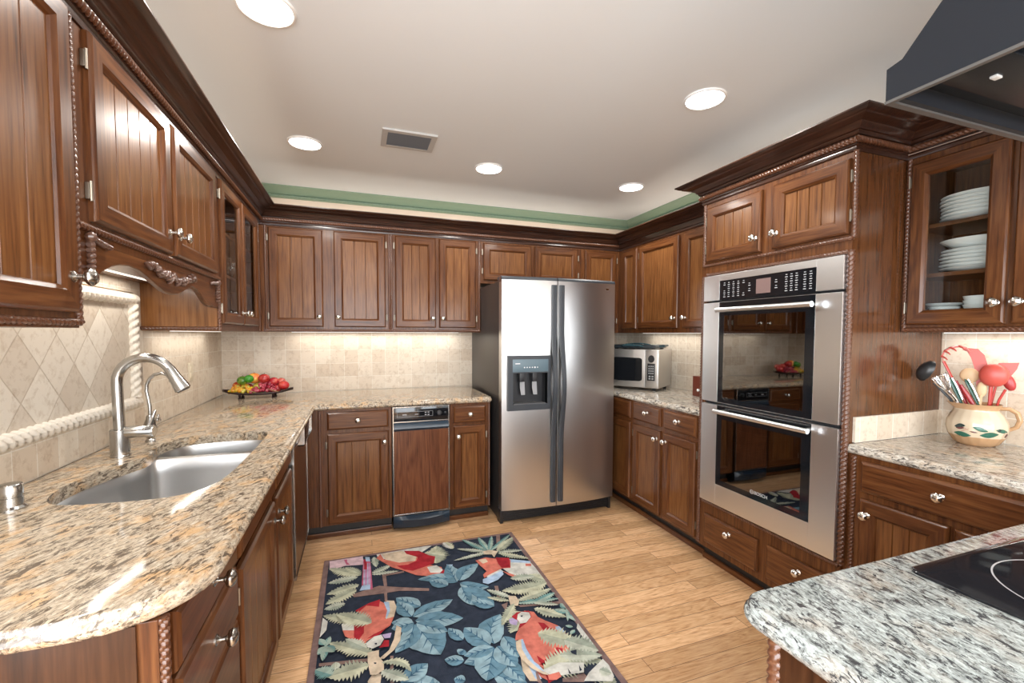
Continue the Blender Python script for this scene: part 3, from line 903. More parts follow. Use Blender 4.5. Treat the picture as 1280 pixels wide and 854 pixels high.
b = B(); M = Matrix.Translation((1.515, BF - .022, .820)) @ Matrix.Rotation(PI / 2, 4, 'X'); b.lathe([(.018, 0), (.018, .004), (.014, .010), (.003, .0105)], seg=20, M=M); b.lathe([(.008, 0), (.008, .004), (.006, .008), (.002, .0085)], c=(.042, 0, 0), seg=14, M=M)
obj('dial', b, blackm, cpn)
blue = mat('blue_black_trim', (.008, .020, .036), .25)
b = B(); b.loft([[(1.203, BF - a, z), (1.580, BF - a, z)] for a, z in ((.0, .764), (.020, .764), (.030, .750), (.034, .722), (.022, .706), (.0, .706))], False)
for x in (1.203, 1.580): b.poly([(x, BF - a, z) for a, z in ((.0, .764), (.020, .764), (.030, .750), (.034, .722), (.022, .706), (.0, .706))])
obj('pull_handle', b, blue, c)
b = B(); rg = []
for i in range(13):
    t = i / 12; x = 1.197 + .389 * t; bl = .045 * (1 - (2 * t - 1) ** 2)
    rg.append([(x, BF + .1, .112), (x, BF - .012 - bl * .3, .112), (x, BF - .020 - bl, .090), (x, BF - .018 - bl * .8, .035), (x, BF - .008 - bl * .5, .022), (x, BF + .1, .022)])
b.loft(rg, True, True, True); b.box(1.20, 1.584, BF + .04, -.1, 0, .022); obj('foot_pedal', b, blue, c)

# right run, far
c = thing('base_cabinet', 'wooden base cabinet with two drawers over two doors, left of the double oven', 'base cabinet', ((RF + W) / 2, -1.37, 0))
base(c, 'R', RF, OY1 + .001, -1.021, W - RF)
drawer(c, 'R', RF, -1.357, -1.046, .738, .864, kn=(-1.222, .812)); drawer(c, 'R', RF, -1.696, -1.395, .738, .864, kn=(-1.550, .812))
door(c, 'R', RF, -1.357, -1.046, .118, .708, 1, kn=(-1.330, .650), hg=-1.038); door(c, 'R', RF, -1.696, -1.395, .118, .708, 1, kn=(-1.422, .650), hg=-1.703)
ropes(c, 'R', RF, [((-1.716, .10), (-1.716, .872))], .0095, .0155)
c = thing('base_cabinet', 'dark wooden corner base cabinet partly hidden behind the right side of the fridge', 'base cabinet', ((RF + W) / 2, -.5, 0))
base(c, 'R', RF, -1.020, -.001, W - RF)
drawer(c, 'R', RF, -1.006, -.60, .738, .864); door(c, 'R', RF, -1.006, -.60, .118, .708, 1)
# right run, near
c = thing('base_cabinet', 'wooden base cabinet with wide drawer under the pitcher, right of the ovens', 'base cabinet', ((RF + W) / 2, -2.91, 0))
base(c, 'R', RF, -3.262, OY0 - .001, W - RF)
drawer(c, 'R', RF, -3.225, -2.632, .728, .856, kn=(-2.902, .800)); door(c, 'R', RF, -2.925, -2.632, .118, .700, 3, kn=(-2.666, .640)); door(c, 'R', RF, -3.225, -2.940, .118, .700, 3, kn=(-3.19, .640))
ropes(c, 'R', RF, [((-2.598, .10), (-2.598, .872))], .011, .0155)

# peninsula
IX, IY = 1.608, -3.257
c = thing('peninsula_base', 'dark wooden base of the cooktop counter at the lower right', 'base cabinet', (2.55, -3.72, 0))
b = B(); b.box(IX + .035, W - .014, -4.10, IY - .05, .10, .874, .001); obj('cabinet_body', b, pz2, c, smooth=0)
b = B(); b.box(IX + .10, W - .014, -4.04, IY - .11, 0, .10); obj('toe_kick', b, toe_m, c, smooth=0)
b = B(); b.rope((IX + .036, IY - .052, .10), (IX + .036, IY - .052, .873), .012, .017); obj('rope_moulding', b, rope_m, c)

# ================================================================== COUNTERTOPS
EP = [(-.016, CT), (-.006, CT - .0015), (-.003, CT - .005), (-.0025, CT - .010), (-.001, CT - .013), (.003, CT - .017), (.005, CT - .023), (.004, CT - .030), (-.001, CT - .037), (-.006, CT - .040)]
hole = [(.30, -2.372), (.42, -2.385), (.505, -2.372), (.556, -2.31), (.578, -2.20), (.584, -2.00), (.588, -1.75), (.586, -1.58), (.560, -1.525), (.46, -1.512), (.33, -1.520), (.255, -1.545), (.215, -1.60), (.203, -1.68), (.222, -1.78), (.232, -1.86), (.205, -1.93), (.168, -2.02), (.142, -2.13), (.143, -2.24), (.175, -2.325), (.23, -2.36)]
hole = chaikin(hole, 2)
c1 = (LC - .17, -2.965 + .17)
outl = [(.006, -.006), (.006, -2.965)] + [(c1[0], -2.965)] + arc(c1[0], c1[1], .17, -90, 0, 12)[1:] + [(LC, BC - .004), (LC + .004, BC), (1.885, BC)] + arc(1.885, BC + .02, .02, -90, 0, 4)[1:] + [(1.905, -.006)]
b = B(); slab(b, outl, EP, [hole]); 
ctl = obj('countertop', b, gr_warm, None, smooth=40); tag(ctl, 'L-shaped beige granite countertop around the sink with rounded near end', 'countertop')
b = B(); slab(b, [(2.90, -.006), (2.90, -.70), (RC, -.76), (RC, OY1 + .007), (W - .006, OY1 + .007), (W - .006, -.006)], EP)
tag(obj('countertop', b, gr_mid, None, smooth=40), 'pale granite countertop under the microwave', 'countertop')
b = B(); slab(b, [(RC, OY0 - .007)] + [(RC, IY + .012)] + [(W - .006, IY + .012), (W - .006, OY0 - .007)], EP)
tag(obj('countertop', b, gr_mid, None, smooth=40), 'pale granite countertop holding the utensil pitcher', 'countertop')
c2 = (IX + .045, IY - .045)
b = B(); slab(b, [(W - .006, IY)] + arc(c2[0], c2[1], .045, 90, 180, 8) + [(IX, -4.16), (W - .006, -4.16)], EP)
tag(obj('countertop', b, gr_cool, None, smooth=40), 'grey and black streaked granite countertop holding the cooktop', 'countertop')
b = B(); b.box(2.978, W - .013, OY0 - .012, OY0 - .001, CT, 1.024); tag(obj('side_splash', b, tile_low, None, smooth=0), 'low strip of cream stone tiles against the oven cabinet side', 'tile strip')

# ================================================================== SINK AND TAPS
s = thing('sink', 'stainless steel undermount double bowl sink', 'sink', (.38, -1.95, .67))
def inset(poly, d): return offset_path(poly, -d, True)
big_o = chaikin([(.30, -2.378), (.42, -2.392), (.51, -2.378), (.562, -2.315), (.585, -2.20), (.590, -2.00), (.590, -1.80), (.575, -1.762), (.53, -1.752), (.40, -1.750), (.25, -1.748), (.205, -1.765), (.20, -1.82), (.19, -1.93), (.160, -2.02), (.134, -2.13), (.134, -2.24), (.168, -2.33), (.23, -2.368)], 2)
small_o = chaikin([(.59, -1.70), (.592, -1.58), (.567, -1.515), (.46, -1.503), (.33, -1.511), (.25, -1.535), (.207, -1.60), (.196, -1.68), (.205, -1.715), (.25, -1.725), (.40, -1.728), (.55, -1.728), (.580, -1.722)], 2)
for nm, o, dep in (('large_bowl', big_o, .20), ('small_bowl', small_o, .16)):
    ccw = sum(o[i][0] * o[(i + 1) % len(o)][1] - o[(i + 1) % len(o)][0] * o[i][1] for i in range(len(o))) > 0
    if not ccw: o = o[::-1]
    cx = sum(p[0] for p in o) / len(o); cy = sum(p[1] for p in o) / len(o)
    def sh(k, z): return [(cx + (x - cx) * k, cy + (y - cy) * k, z) for x, y in o]
    zt = .8735
    rings = [sh(1.0, zt), sh(.985, zt - .01), sh(.975, zt - .06), sh(.965, zt - dep + .05), sh(.94, zt - dep + .018), sh(.88, zt - dep + .003), sh(.60, zt - dep), sh(.12, zt - dep - .004)]
    b = B(); b.loft(rings, True, False, True)
    bw = obj(nm, b, sink_m, s, smooth=50)
    b = B(); b.lathe([(.045, .004), (.040, .007), (.030, .004), (.004, .003)], c=(cx, cy, zt - dep - .004)); obj('drain', b, chrome, bw)
def ccwf(o): return o if sum(o[i][0] * o[(i + 1) % len(o)][1] - o[(i + 1) % len(o)][0] * o[i][1] for i in range(len(o))) > 0 else o[::-1]
b = B()
rim = ccwf(offset_path(ccwf(hole), .022, True))
loops = [[Vector((x, y, .8738)) for x, y in l] for l in (rim, big_o, small_o)]
flat = [p for l in loops for p in l]
for tri in tessellate_polygon(loops): b.poly([flat[i] for i in tri])
obj('rim', b, sink_m, s, smooth=0)

f = thing('faucet', 'tall brushed nickel gooseneck kitchen faucet with pull-down spray head', 'faucet', (.134, -1.822, CT))
b = B(); b.lathe([(.032, 0), (.032, .004), (.030, .006), (.030, .098), (.028, .100), (.020, .101)], c=(.134, -1.822, CT), seg=28); obj('base', b, nickel, f)
b = B()
neck = [(.134, -1.822, 1.0), (.132, -1.822, 1.10), (.131, -1.822, 1.185)] + [(.2185 - .0875 * math.cos(math.radians(a)), -1.822, 1.195 + .088 * math.sin(math.radians(a))) for a in range(10, 151, 14)]
b.tube(neck, .0175, 16); obj('gooseneck', b, nickel, f)
e0 = Vector(neck[-1]); dr = Vector((math.sin(math.radians(28)), 0, -math.cos(math.radians(28))))
e0 = e0 - dr * .004
b = B(); b.tube([e0, e0 + dr * .008, e0 + dr * .045, e0 + dr * .085, e0 + dr * .094, e0 + dr * .098], [.0175, .0190, .0215, .0270, .0275, .023], 20)
sh_ = obj('spray_head', b, nickel, f)
b = B(); b.tube([e0 + dr * .0975, e0 + dr * .1005], [.0225, .0215], 20); obj('spray_face', b, blackm, sh_)
b = B(); b.tube([(.150, -1.822, 1.003), (.235, -1.822, 1.003), (.240, -1.822, 1.003)], [.0225, .0225, .020], 18); hb = obj('lever_body', b, nickel, f)
b = B(); b.tube([(.226, -1.822, 1.018), (.236, -1.822, 1.05), (.243, -1.822, 1.075), (.245, -1.822, 1.082)], [.0075, .0065, .006, .004], 10); obj('lever', b, nickel, hb)

f = thing('filter_faucet', 'small brushed nickel hooked water tap with bell shaped base, behind the main faucet', 'faucet', (.140, -1.585, CT))
b = B(); b.lathe([(.020, 0), (.018, .006), (.013, .012), (.018, .026), (.025, .045), (.026, .062), (.021, .080), (.015, .094), (.013, .108), (.010, .112)], c=(.140, -1.585, CT), seg=24); obj('base', b, nickel, f)
b = B(); b.tube([(.140, -1.585, 1.02), (.141, -1.585, 1.06), (.136, -1.585, 1.10), (.131, -1.585, 1.13), (.133, -1.585, 1.157), (.143, -1.585, 1.182), (.160, -1.585, 1.199), (.183, -1.585, 1.205), (.204, -1.585, 1.198), (.216, -1.585, 1.180), (.219, -1.585, 1.165)], .0068, 12); obj('spout', b, nickel, f)
b = B(); b.tube([(.150, -1.585, 1.008), (.168, -1.59, 1.010)], .006, 10); b.blob((.171, -1.59, 1.010), (.006, .014, .014), None, 10, 8); b.blob((.171, -1.59, 1.024), .006); b.blob((.171, -1.603, 1.006), .006); b.blob((.171, -1.577, 1.002), .006)
obj('tap_handle', b, nickel, f)
b = B(); b.lathe([(.030, 0), (.030, .004), (.024, .010), (.0235, .032), (.0215, .033), (.0215, .038), (.024, .039), (.024, .062), (.021, .067), (.004, .068)], c=(.118, -2.345, CT), seg=28)
tag(obj('air_gap', b, nickel), 'short round brushed nickel dishwasher air gap cap behind the sink, at the left edge', 'air gap')

# outlets / switch on the tiles
cream_p = mat('cream_plastic', (.70, .62, .48), .4)
o = thing('outlet_plate', 'cream outlet plate on the left wall tiles between sink and back corner', 'outlet plate', (.0125, -.675, 1.085))
b = B(); b.box(.0125, .0165, -.712, -.638, 1.085, 1.195, .0015); pl_ = obj('plate', b, cream_p, o)
b = B()
for z in (1.120, 1.160): b.box(.0165, .0185, -.692, -.658, z - .014, z + .014, .002)
obj('sockets', b, cream_p, pl_)
o = thing('outlet_plate', 'stone coloured outlet cover beside the rope border behind the faucet', 'outlet plate', (.0125, -1.335, 1.14))
b = B(); b.box(.0125, .0165, -1.365, -1.305, 1.13, 1.235, .0015); pl_ = obj('plate', b, mat('stone_plastic', (.50, .42, .34), .5), o)
b = B()
for z in (1.163, 1.203): b.box(.0165, .018, -1.350, -1.320, z - .013, z + .013, .002)
obj('sockets', b, mat('socket_grey', (.30, .26, .22), .5), pl_)

# ================================================================== REFRIGERATOR
FX0, FX1, FY = 1.936, 2.853, -.905
r = thing('refrigerator', 'large stainless steel side-by-side refrigerator with charcoal handles and ice dispenser', 'refrigerator', ((FX0 + FX1) / 2, -.45, 0))
b = B(); b.box(FX0 + .004, FX1 - .004, -.835, -.03, .012, 1.755, .006); obj('cabinet_shell', b, fridge_side, r)
b = B(); b.box(FX0 + .02, FX1 - .02, -.80, -.06, .0, .02); obj('feet', b, blackm, r, smooth=0)
def fy(x): 
    t = (x - (FX0 + FX1) / 2) / ((FX1 - FX0) / 2)
    return FY + .004 - .034 * (1 - abs(t) ** 2.2)
XS = 2.352
def skin(x0, x1, z0, z1, hole_=None):
    b = B()
    xs = [x0 + (x1 - x0) * i / 16 for i in range(17)]
    zs = [z0, z1]
    if hole_:
        xs = sorted(set([x for x in xs if not (abs(x - hole_[0]) < .012 or abs(x - hole_[1]) < .012)] + [hole_[0], hole_[1]]))
        zs = [z0, hole_[2], hole_[3], z1]
    e = .010
    def P(x, z):
        y = fy(x)
        return (x, y, z)
    for i in range(len(xs) - 1):
        for j in range(len(zs) - 1):
            if hole_ and xs[i] >= hole_[0] - 1e-6 and xs[i + 1] <= hole_[1] + 1e-6 and j == 1: continue
            b.poly([P(xs[i], zs[j]), P(xs[i + 1], zs[j]), P(xs[i + 1], zs[j + 1]), P(xs[i], zs[j + 1])])
    for z in (z0, z1):
        for i in range(len(xs) - 1): b.poly([P(xs[i], z), P(xs[i + 1], z), (xs[i + 1], -.838, z), (xs[i], -.838, z)])
    for x in (x0, x1): b.poly([P(x, z0), P(x, z1), (x, -.838, z1), (x, -.838, z0)])
    return b
DX0, DX1, DZ0, DZ1 = 1.972, 2.300, .830, 1.222
dl = obj('door', skin(FX0, XS - .003, .105, 1.762, (DX0 + .010, DX1 - .010, DZ0 + .010, DZ1 - .010)), st_x, r, smooth=30)
drr = obj('door', skin(XS + .003, FX1, .105, 1.762), st_x, r, smooth=30)
for x0, x1, par in ((FX0, XS - .003, dl), (XS + .003, FX1, drr)):
    b = B(); rg = []
    for i in range(13):
        x = x0 + (x1 - x0) * i / 12
        rg.append([(x, fy(x) - .001, 1.760), (x, fy(x) + .001, 1.774), (x, fy(x) + .012, 1.784), (x, -.80, 1.784), (x, -.80, 1.760)])
    b.loft(rg, True, True, True); obj('top_cap', b, greyp, par)
    # curved charcoal handle
    xc = XS - .030 if par is dl else XS + .030
    b = B(); rg = []
    for i in range(29):
        z = .140 + 1.590 * i / 28
        q = max(0, 1 - abs(z - 1.0) / .42); q = q * q * (3 - 2 * q)
        o_ = .018 + .040 * q; hw = .0185 - .003 * q; th = .016
        yb = fy(xc); sx = (-.010 if par is dl else .012) * q * .5
        rg.append([(xc + sx - hw, yb - o_ + th, z), (xc + sx - hw, yb - o_ + .003, z), (xc + sx - hw * .55, yb - o_ - .003, z), (xc + sx + hw * .55, yb - o_ - .003, z), (xc + sx + hw, yb - o_ + .003, z), (xc + sx + hw, yb - o_ + th, z)])
    b.loft(rg, True, True, True)
    for z in (.15, .70, 1.30, 1.715): b.box(xc - .012, xc + .012, fy(xc) - .02, fy(xc) + .001, z - .010, z + .010)
    obj('handle', b, greyp, par)
# dispenser
yd = fy(2.12)
b = B()
m_ = lambda u, z, d: (u, yd - .006 - d, z)
CX0, CX1, CZ0, CZ1 = 2.010, 2.276, .872, 1.098
for a in ((DX0, CX0, DZ0, DZ1), (CX1, DX1, DZ0, DZ1), (CX0, CX1, DZ0, CZ0), (CX0, CX1, CZ1, DZ1)):
    b.box(a[0], a[1], yd - .012, yd + .03, a[2], a[3])
dsp = obj('ice_dispenser', b, greyp, dl, smooth=0)
ob = B(); ob.box(CX0 - .002, CX0, yd, yd + .09, CZ0, CZ1); ob.box(CX1, CX1 + .002, yd, yd + .09, CZ0, CZ1); ob.box(CX0, CX1, yd, yd + .09, CZ1, CZ1 + .002); ob.box(CX0, CX1, yd, yd + .09, CZ0 - .002, CZ0); ob.box(CX0, CX1, yd + .088, yd + .09, CZ0, CZ1)
ob.box(2.075, 2.115, yd + .03, yd + .07, 1.03, 1.095, .004); ob.box(2.175, 2.215, yd + .03, yd + .07, 1.03, 1.095, .004)
bpy.context.view_layer.update()
def sub(name, b, mt, parent, smooth=35): return obj(name, b, mt, parent, smooth=smooth)
sub('dispenser_cavity', ob, blackm, dl)
pdm = mat('paddle_grey', (.28, .28, .29), .3)
for x in (2.083, 2.178):
    b = B(); b.loft([[(x, yd + .045 + e_, 1.045), (x + .034, yd + .045 + e_, 1.045), (x + .038, yd + .055 + e_, .985), (x + .036, yd + .035 + e_, .935), (x + .006, yd + .035 + e_, .935), (x + .004, yd + .055 + e_, .985)] for e_ in (0, .004)], True, True, True)
    sub('dispenser_paddle', b, pdm, dl)
b = B(); b.box(CX0 + .01, CX1 - .01, yd - .004, yd + .08, CZ0, CZ0 + .006); sub('drip_tray', b, mat('tray_grey', (.12, .12, .125), .3), dl, 0)
b = B(); b.box(CX0 - .004, CX1 + .004, yd - .0145, yd - .012, 1.106, 1.196, .001); sub('control_panel', b, greyb, dl)
b = B()
for i in range(6): b.lathe([(.0045 + (.002 if i == 4 else 0), 0), (.004, .0008)], seg=10, M=Matrix.Translation((2.095 + i * .020, yd - .0145, 1.138)) @ Matrix.Rotation(PI / 2, 4, 'X'))
b.box(2.026, 2.062, yd - .0152, yd - .0145, 1.163, 1.168)
sub('buttons', b, white_m, dl)
b = B(); b.box(2.765, 2.795, fy(2.78) - .002, fy(2.78) + .002, 1.709, 1.723, .0005); bd = obj('badge', b, chrome, drr)
# bottom grille
b = B(); b.box(FX0 + .004, FX1 - .004, -.862, -.80, .010, .100, .002); gr_ = obj('kick_grille', b, blackm, r)
b = B()
for i in range(5): b.box(FX0 + .03, FX1 - .03, -.868, -.860, .022 + i * .015, .029 + i * .015, .001)
b.box(FX0, FX0 + .022, -.875, -.80, .0, .104, .003); b.box(FX1 - .022, FX1, -.875, -.80, .0, .104, .003)
obj('louvres', b, blackm, gr_)
b = B(); b.box(FX0 - .001, FX0 + .045, -.885, -.84, 1.745, 1.788, .004); obj('hinge_cover', b, mat('hinge_cover_brown', (.11, .06, .05), .5), r)

# ================================================================== DOUBLE OVEN
ov = thing('double_oven', 'stainless steel built-in double wall oven with black glass doors', 'oven', ((OX + .27), (OW0 + OW1) / 2, OZ0))
b = B(); X1 = OX + .52
for z0, z1 in ((OZ0, .98), (.98, OZ1)):
    b.box(OX + .006, X1, OW0, OW0 + .06, z0, z1); b.box(OX + .006, X1, OW1 - .06, OW1, z0, z1)
    b.box(OX + .006, X1, OW0 + .06, OW1 - .06, z0, z0 + (.075 if z0 < .9 else .06)); b.box(OX + .006, X1, OW0 + .06, OW1 - .06, z1 - (.06 if z0 < .9 else .21), z1)
    b.box(X1, X1 + .01, OW0, OW1, z0, z1)
cav = obj('oven_cavity', b, mat('oven_enamel', (.022, .024, .028), .25), ov, smooth=0)
b = B()
for z in (.60, .72, .84, 1.12, 1.24, 1.36):
    for k in range(14):
        y = OW0 + .09 + k * (OW1 - OW0 - .18) / 13
        b.tube([(OX + .05, y, z), (X1 - .03, y, z)], .002, 5)
    for x in (OX + .05, OX + .25, X1 - .03): b.tube([(x, OW0 + .065, z - .002), (x, OW1 - .065, z - .002)], .003, 5)
obj('racks', b, nickel, cav)
def oven_door(z0, z1, g0, g1, hz, text):
    GY0, GY1 = -2.438, -1.884
    b = B()
    for a in ((OW0, GY0, z0, z1), (GY1, OW1, z0, z1), (GY0, GY1, z0, g0), (GY0, GY1, g1, z1)):
        if a[3] - a[2] > .001: pbox(b, 'R', OX, a[0], a[1], a[2], a[3], .004, .028, .0012)
    o = obj('oven_door', b, st_y, ov, smooth=0)
    b = B(); iy0, iy1, iz0, iz1 = GY0 + .045, GY1 - .035, g0 + .03, g1 - .075
    for a in ((GY0, iy0, g0, g1), (iy1, GY1, g0, g1), (iy0, iy1, g0, iz0), (iy0, iy1, iz1, g1)): pbox(b, 'R', OX, a[0], a[1], a[2], a[3], .006, .0265)
    obj('black_glass_border', b, blackg, o, smooth=0)
    b = B(); pbox(b, 'R', OX, iy0, iy1, iz0, iz1, .020, .0262); obj('window', b, ovenglass, o, smooth=0)
    b = B(); m = mp('R', OX)
    b.tube([m(-2.452, hz, .070), m(-1.905, hz, .070)], .0125, 16); 
    for y in (-2.425, -1.932): b.tube([m(y, hz, .026), m(y, hz, .070)], .009, 12)
    h = obj('handle', b, st_y, o)
    return o
d1 = oven_door(.990, 1.558, .992, 1.557, 1.512, False)
d2 = oven_door(.398, .974, .518, .973, .945, True)
b = B()
for a in ((OW0, -2.438, 1.570, OZ1), (-1.884, OW1, 1.570, OZ1), (-2.438, -1.884, 1.678, OZ1)): pbox(b, 'R', OX, a[0], a[1], a[2], a[3], .004, .028, .0012)
cpo = obj('control_fascia', b, st_y, ov, smooth=0)
b = B(); pbox(b, 'R', OX, -2.438, -1.884, 1.570, 1.678, .004, .0265); cpg = obj('control_glass', b, blackg, ov, smooth=0)
b = B(); pbox(b, 'R', OX, -2.208, -2.124, 1.586, 1.660, .0265, .0268); obj('display', b, mat('oven_display', (.20, .13, .12), .3), cpg, smooth=0)
b = B()
def mark(y, z, w=.014, h=.0035):
    pbox(b, 'R', OX, y - w / 2, y + w / 2, z - .006 - h / 2, z - .006 + h / 2, .0265, .0268); pbox(b, 'R', OX, y - w * .35, y + w * .35, z + .0035, z + .0065, .0265, .0268)
for y in (-1.918, -1.948, -1.980, -2.012, -2.046):
    for j in range(4):
        if (y, j) in ((-1.918, 2), (-2.046, 2), (-2.046, 1)): continue
        mark(y, 1.592 + j * .022)
for z in (1.612, 1.640): mark(-2.083, z); mark(-2.238, z)
for y in (-2.292, -2.318, -2.344, -2.384, -2.412):
    for j in range(4): mark(y, 1.592 + j * .022)
obj('buttons', b, mat('button_print', (.45, .45, .46), .5), cpg, smooth=0)
def lettering(name, s, size, M, mt, parent):
    cu = bpy.data.curves.new(name, 'FONT'); cu.body = s; cu.size = size; cu.extrude = .0003; cu.align_x = 'CENTER'; cu.align_y = 'CENTER'
    to = bpy.data.objects.new(name, cu); sc.collection.objects.link(to)
    bpy.context.view_layer.update()
    me = bpy.data.meshes.new_from_object(to.evaluated_get(bpy.context.evaluated_depsgraph_get()))
    bpy.data.objects.remove(to)
    me.transform(M); me.transform(Matrix.Translation(-ORG[parent]))
    me.materials.clear(); me.materials.append(mt)
    o = bpy.data.objects.new(name, me); sc.collection.objects.link(o); o.parent = parent
    return o
# local text frame -> facing -x: text right = -y, up = z
MR = lambda x, y, z: Matrix.Translation((x, y, z)) @ Matrix(((0, 0, -1, 0), (-1, 0, 0, 0), (0, 1, 0, 0), (0, 0, 0, 1)))
wm2 = mat('print_white', (.55, .55, .55), .5)
lo_ = lettering('lettering', 'BOSCH', .024, MR(OX - .0268, -2.185, .556), wm2, d2)
b = B()
for k in range(24):
    a0, a1 = 2 * PI * k / 24, 2 * PI * (k + 1) / 24
    b.poly([(OX - .0268, -2.131 - r_ * math.cos(a), .556 + r_ * math.sin(a)) for r_, a in ((.0085, a0), (.0085, a1), (.0110, a1), (.0110, a0))])
b.box(OX - .0270, OX - .0266, -2.1355, -2.134, .551, .561); b.box(OX - .0270, OX - .0266, -2.128, -2.1265, .551, .561); b.box(OX - .0270, OX - .0266, -2.134, -2.128, .5555, .5565)
obj('emblem', b, wm2, d2, smooth=0)

# ================================================================== MICROWAVE
MA = math.atan2(.557, .83)   # local x = along the side towards the back, local -y... built with front on local -x
mw = thing('microwave', 'stainless steel countertop microwave set diagonally in the right corner', 'microwave', (3.247, -.923, CT), rotz=MA)
LW, LD, Z0, Z1 = .50, .35, .022, .338
def lb(name, mt, parent, boxes, smooth=0):
    b = B()
    for a in boxes: b.box(*a[:6], *(a[6:] if len(a) > 6 else ()))
    return obj(name, b, mt, parent, local=True, smooth=smooth)
mwst = mat('microwave_steel', (.62, .60, .57), .32, .9)
lb('casing', mwst, mw, [(.012, LD, 0, LW, Z0, Z1, .006)], 35)
lb('feet', blackm, mw, [(.03, .055, .03, .055, 0, Z0), (.03, .055, LW - .055, LW - .03, 0, Z0), (LD - .05, LD - .025, .03, .055, 0, Z0), (LD - .05, LD - .025, LW - .055, LW - .03, 0, Z0)])
md = lb('door', mwst, mw, [(0, .012, .108, LW - .003, Z0 + .003, Z1 - .003, .003)], 35)
b = B(); ol = chaikin([(.130, .075), (.20, .075), (.30, .072), (.40, .075), (.475, .075), (.475, .12), (.475, .22), (.475, .268), (.40, .268), (.30, .271), (.20, .268), (.130, .268), (.130, .22), (.130, .12)], 2)
ol = [(y, z) for y, z in ol]
b.loft([[(0.0005, y, z) for y, z in ol], [(-.003, .30 + (y - .30) * .985, .17 + (z - .17) * .985) for y, z in ol]], True, False, True); obj('window', b, blackg, md, local=True)
mp_ = lb('control_side', mwst, mw, [(0, .012, .003, .104, Z0 + .003, Z1 - .003, .003)], 35)
b = B(); b.box(-.003, .0, .024, .086, .085, .225, .001); b.lathe([(.030, 0), (.030, .003)], seg=28, sy=.85, M=Matrix.Translation((0, .055, .262)) @ Matrix.Rotation(-PI / 2, 4, 'Y') ); kp = obj('keypad', b, blackm, mp_, local=True)
b = B()
for i in range(3):
    for j in range(4): b.box(-.0036, -.003, .034 + i * .016, .044 + i * .016, .140 + j * .019, .150 + j * .019)
for i in range(2):
    for j in range(2): b.box(-.0036, -.003, .034 + i * .024, .050 + i * .024, .096 + j * .019, .106 + j * .019)
obj('keys', b, mat('key_grey', (.35, .35, .35), .5), kp, local=True, smooth=0)

tr_ = thing('griddle', 'black electric griddle with handles lying on top of the microwave', 'griddle', (3.247, -.923, CT + Z1), rotz=MA)
b = B(); b.box(.03, .30, .03, .42, .008, .028, .006); b.box(.05, .28, .05, .40, .028, .036, .003); obj('plate', b, mat('griddle_black', (.02, .028, .034), .3), tr_, local=True)
b = B()
for y in (.06, .38): 
    for x in (.06, .27): b.box(x - .012, x + .012, y - .012, y + .012, 0, .010)
obj('feet', b, blackm, tr_, local=True, smooth=0)
b = B(); b.tube([(.12, .03, .022), (.12, -.008, .030), (.21, -.008, .030), (.21, .03, .022)], .008, 8); b.tube([(.03, .14, .024), (.008, .16, .032), (.008, .30, .032), (.03, .32, .024)], .007, 8); b.tube([(.10, .10, .036), (.10, .18, .046), (.16, .26, .044), (.16, .34, .036)], .006, 8)
obj('handles', b, mat('handle_blue_black', (.03, .07, .085), .25), tr_, local=True)

# wooden block beside the oven cabinet
wb = thing('wooden_box', 'small red-brown wooden box with white knob standing beside the oven cabinet', 'box', (3.42, -1.25, CT))
redw = mat('red_brown_wood', (.14, .032, .018), .35)
b = B(); b.box(3.36, 3.46, -1.32, -1.185, CT, CT + .150, .003); obj('body', b, redw, wb)
b = B(); b.lathe(KP[:], c=(0, 0, 0), seg=14, M=Matrix.Translation((3.36, -1.26, CT + .05)) @ Matrix.Rotation(-PI / 2, 4, 'Y') @ Matrix.Scale(.6, 4)); obj('knob', b, porc, wb)

# ================================================================== COOKTOP AND HOOD
ck = thing('cooktop', 'black glass electric cooktop set in the grey granite counter', 'cooktop', (2.42, -3.57, CT))
ol = chaikin([(1.988, -3.310), (1.988, -3.84), (2.90, -3.84), (2.90, -3.310)], 1)
def rrect(x0, x1, y0, y1, r): return arc(x0 + r, y0 + r, r, 180, 270, 5) + arc(x1 - r, y0 + r, r, 270, 360, 5) + arc(x1 - r, y1 - r, r, 0, 90, 5) + arc(x0 + r, y1 - r, r, 90, 180, 5)
b = B(); rr_ = rrect(1.988, 2.90, -3.84, -3.308, .02); b.loft([[(x, y, CT + .0005) for x, y in rr_], [(x, y, CT + .005) for x, y in rr_], [(x, y, CT + .0065) for x, y in inset(rr_, .003)]], True, True, True)
obj('glass_top', b, mat('ceramic_glass', (.010, .010, .012), .06), ck)
burn = mat('burner_ring_print', (.33, .33, .34), .3)
for cx, cy, R_ in ((2.190, -3.500, .142), (2.62, -3.46, .11), (2.22, -3.73, .075), (2.66, -3.70, .12)):
    b = B(); n = 64
    for R2 in ((R_, R_ + .0028),):
        for k in range(n):
            a0, a1 = 2 * PI * k / n, 2 * PI * (k + 1) / n
            b.poly([(cx + q * math.cos(a), cy + q * math.sin(a), CT + .0068) for q, a in ((R2[0], a0), (R2[1], a0), (R2[1], a1), (R2[0], a1))])
    obj('burner', b, burn, ck, smooth=0)

HX0, HX1, HY0, HY1, HZ = 1.895, 3.02, -3.930, -3.294, 1.801
hd = thing('range_hood', 'large black range hood hanging over the cooktop at the upper right', 'range hood', (2.45, -3.61, HZ))
hm = mat('hood_black_enamel', (.010, .0115, .015), .45, spec=.2)
hu = mat('hood_black_underside', (.005, .006, .008), .25, spec=.25)
b = B()
prof = [(HY1, HZ), (HY1, HZ + .058), (HY1 - .024, HZ + .064), (HY1 - .33, HZ + .42), (HY1 - .33, H), (HY0 + .2, H), (HY0 + .2, HZ + .42), (HY0, HZ + .058), (HY0, HZ), (HY0 + .02, HZ), (HY0 + .02, HZ + .045), (HY1 - .02, HZ + .045), (HY1 - .02, HZ)]
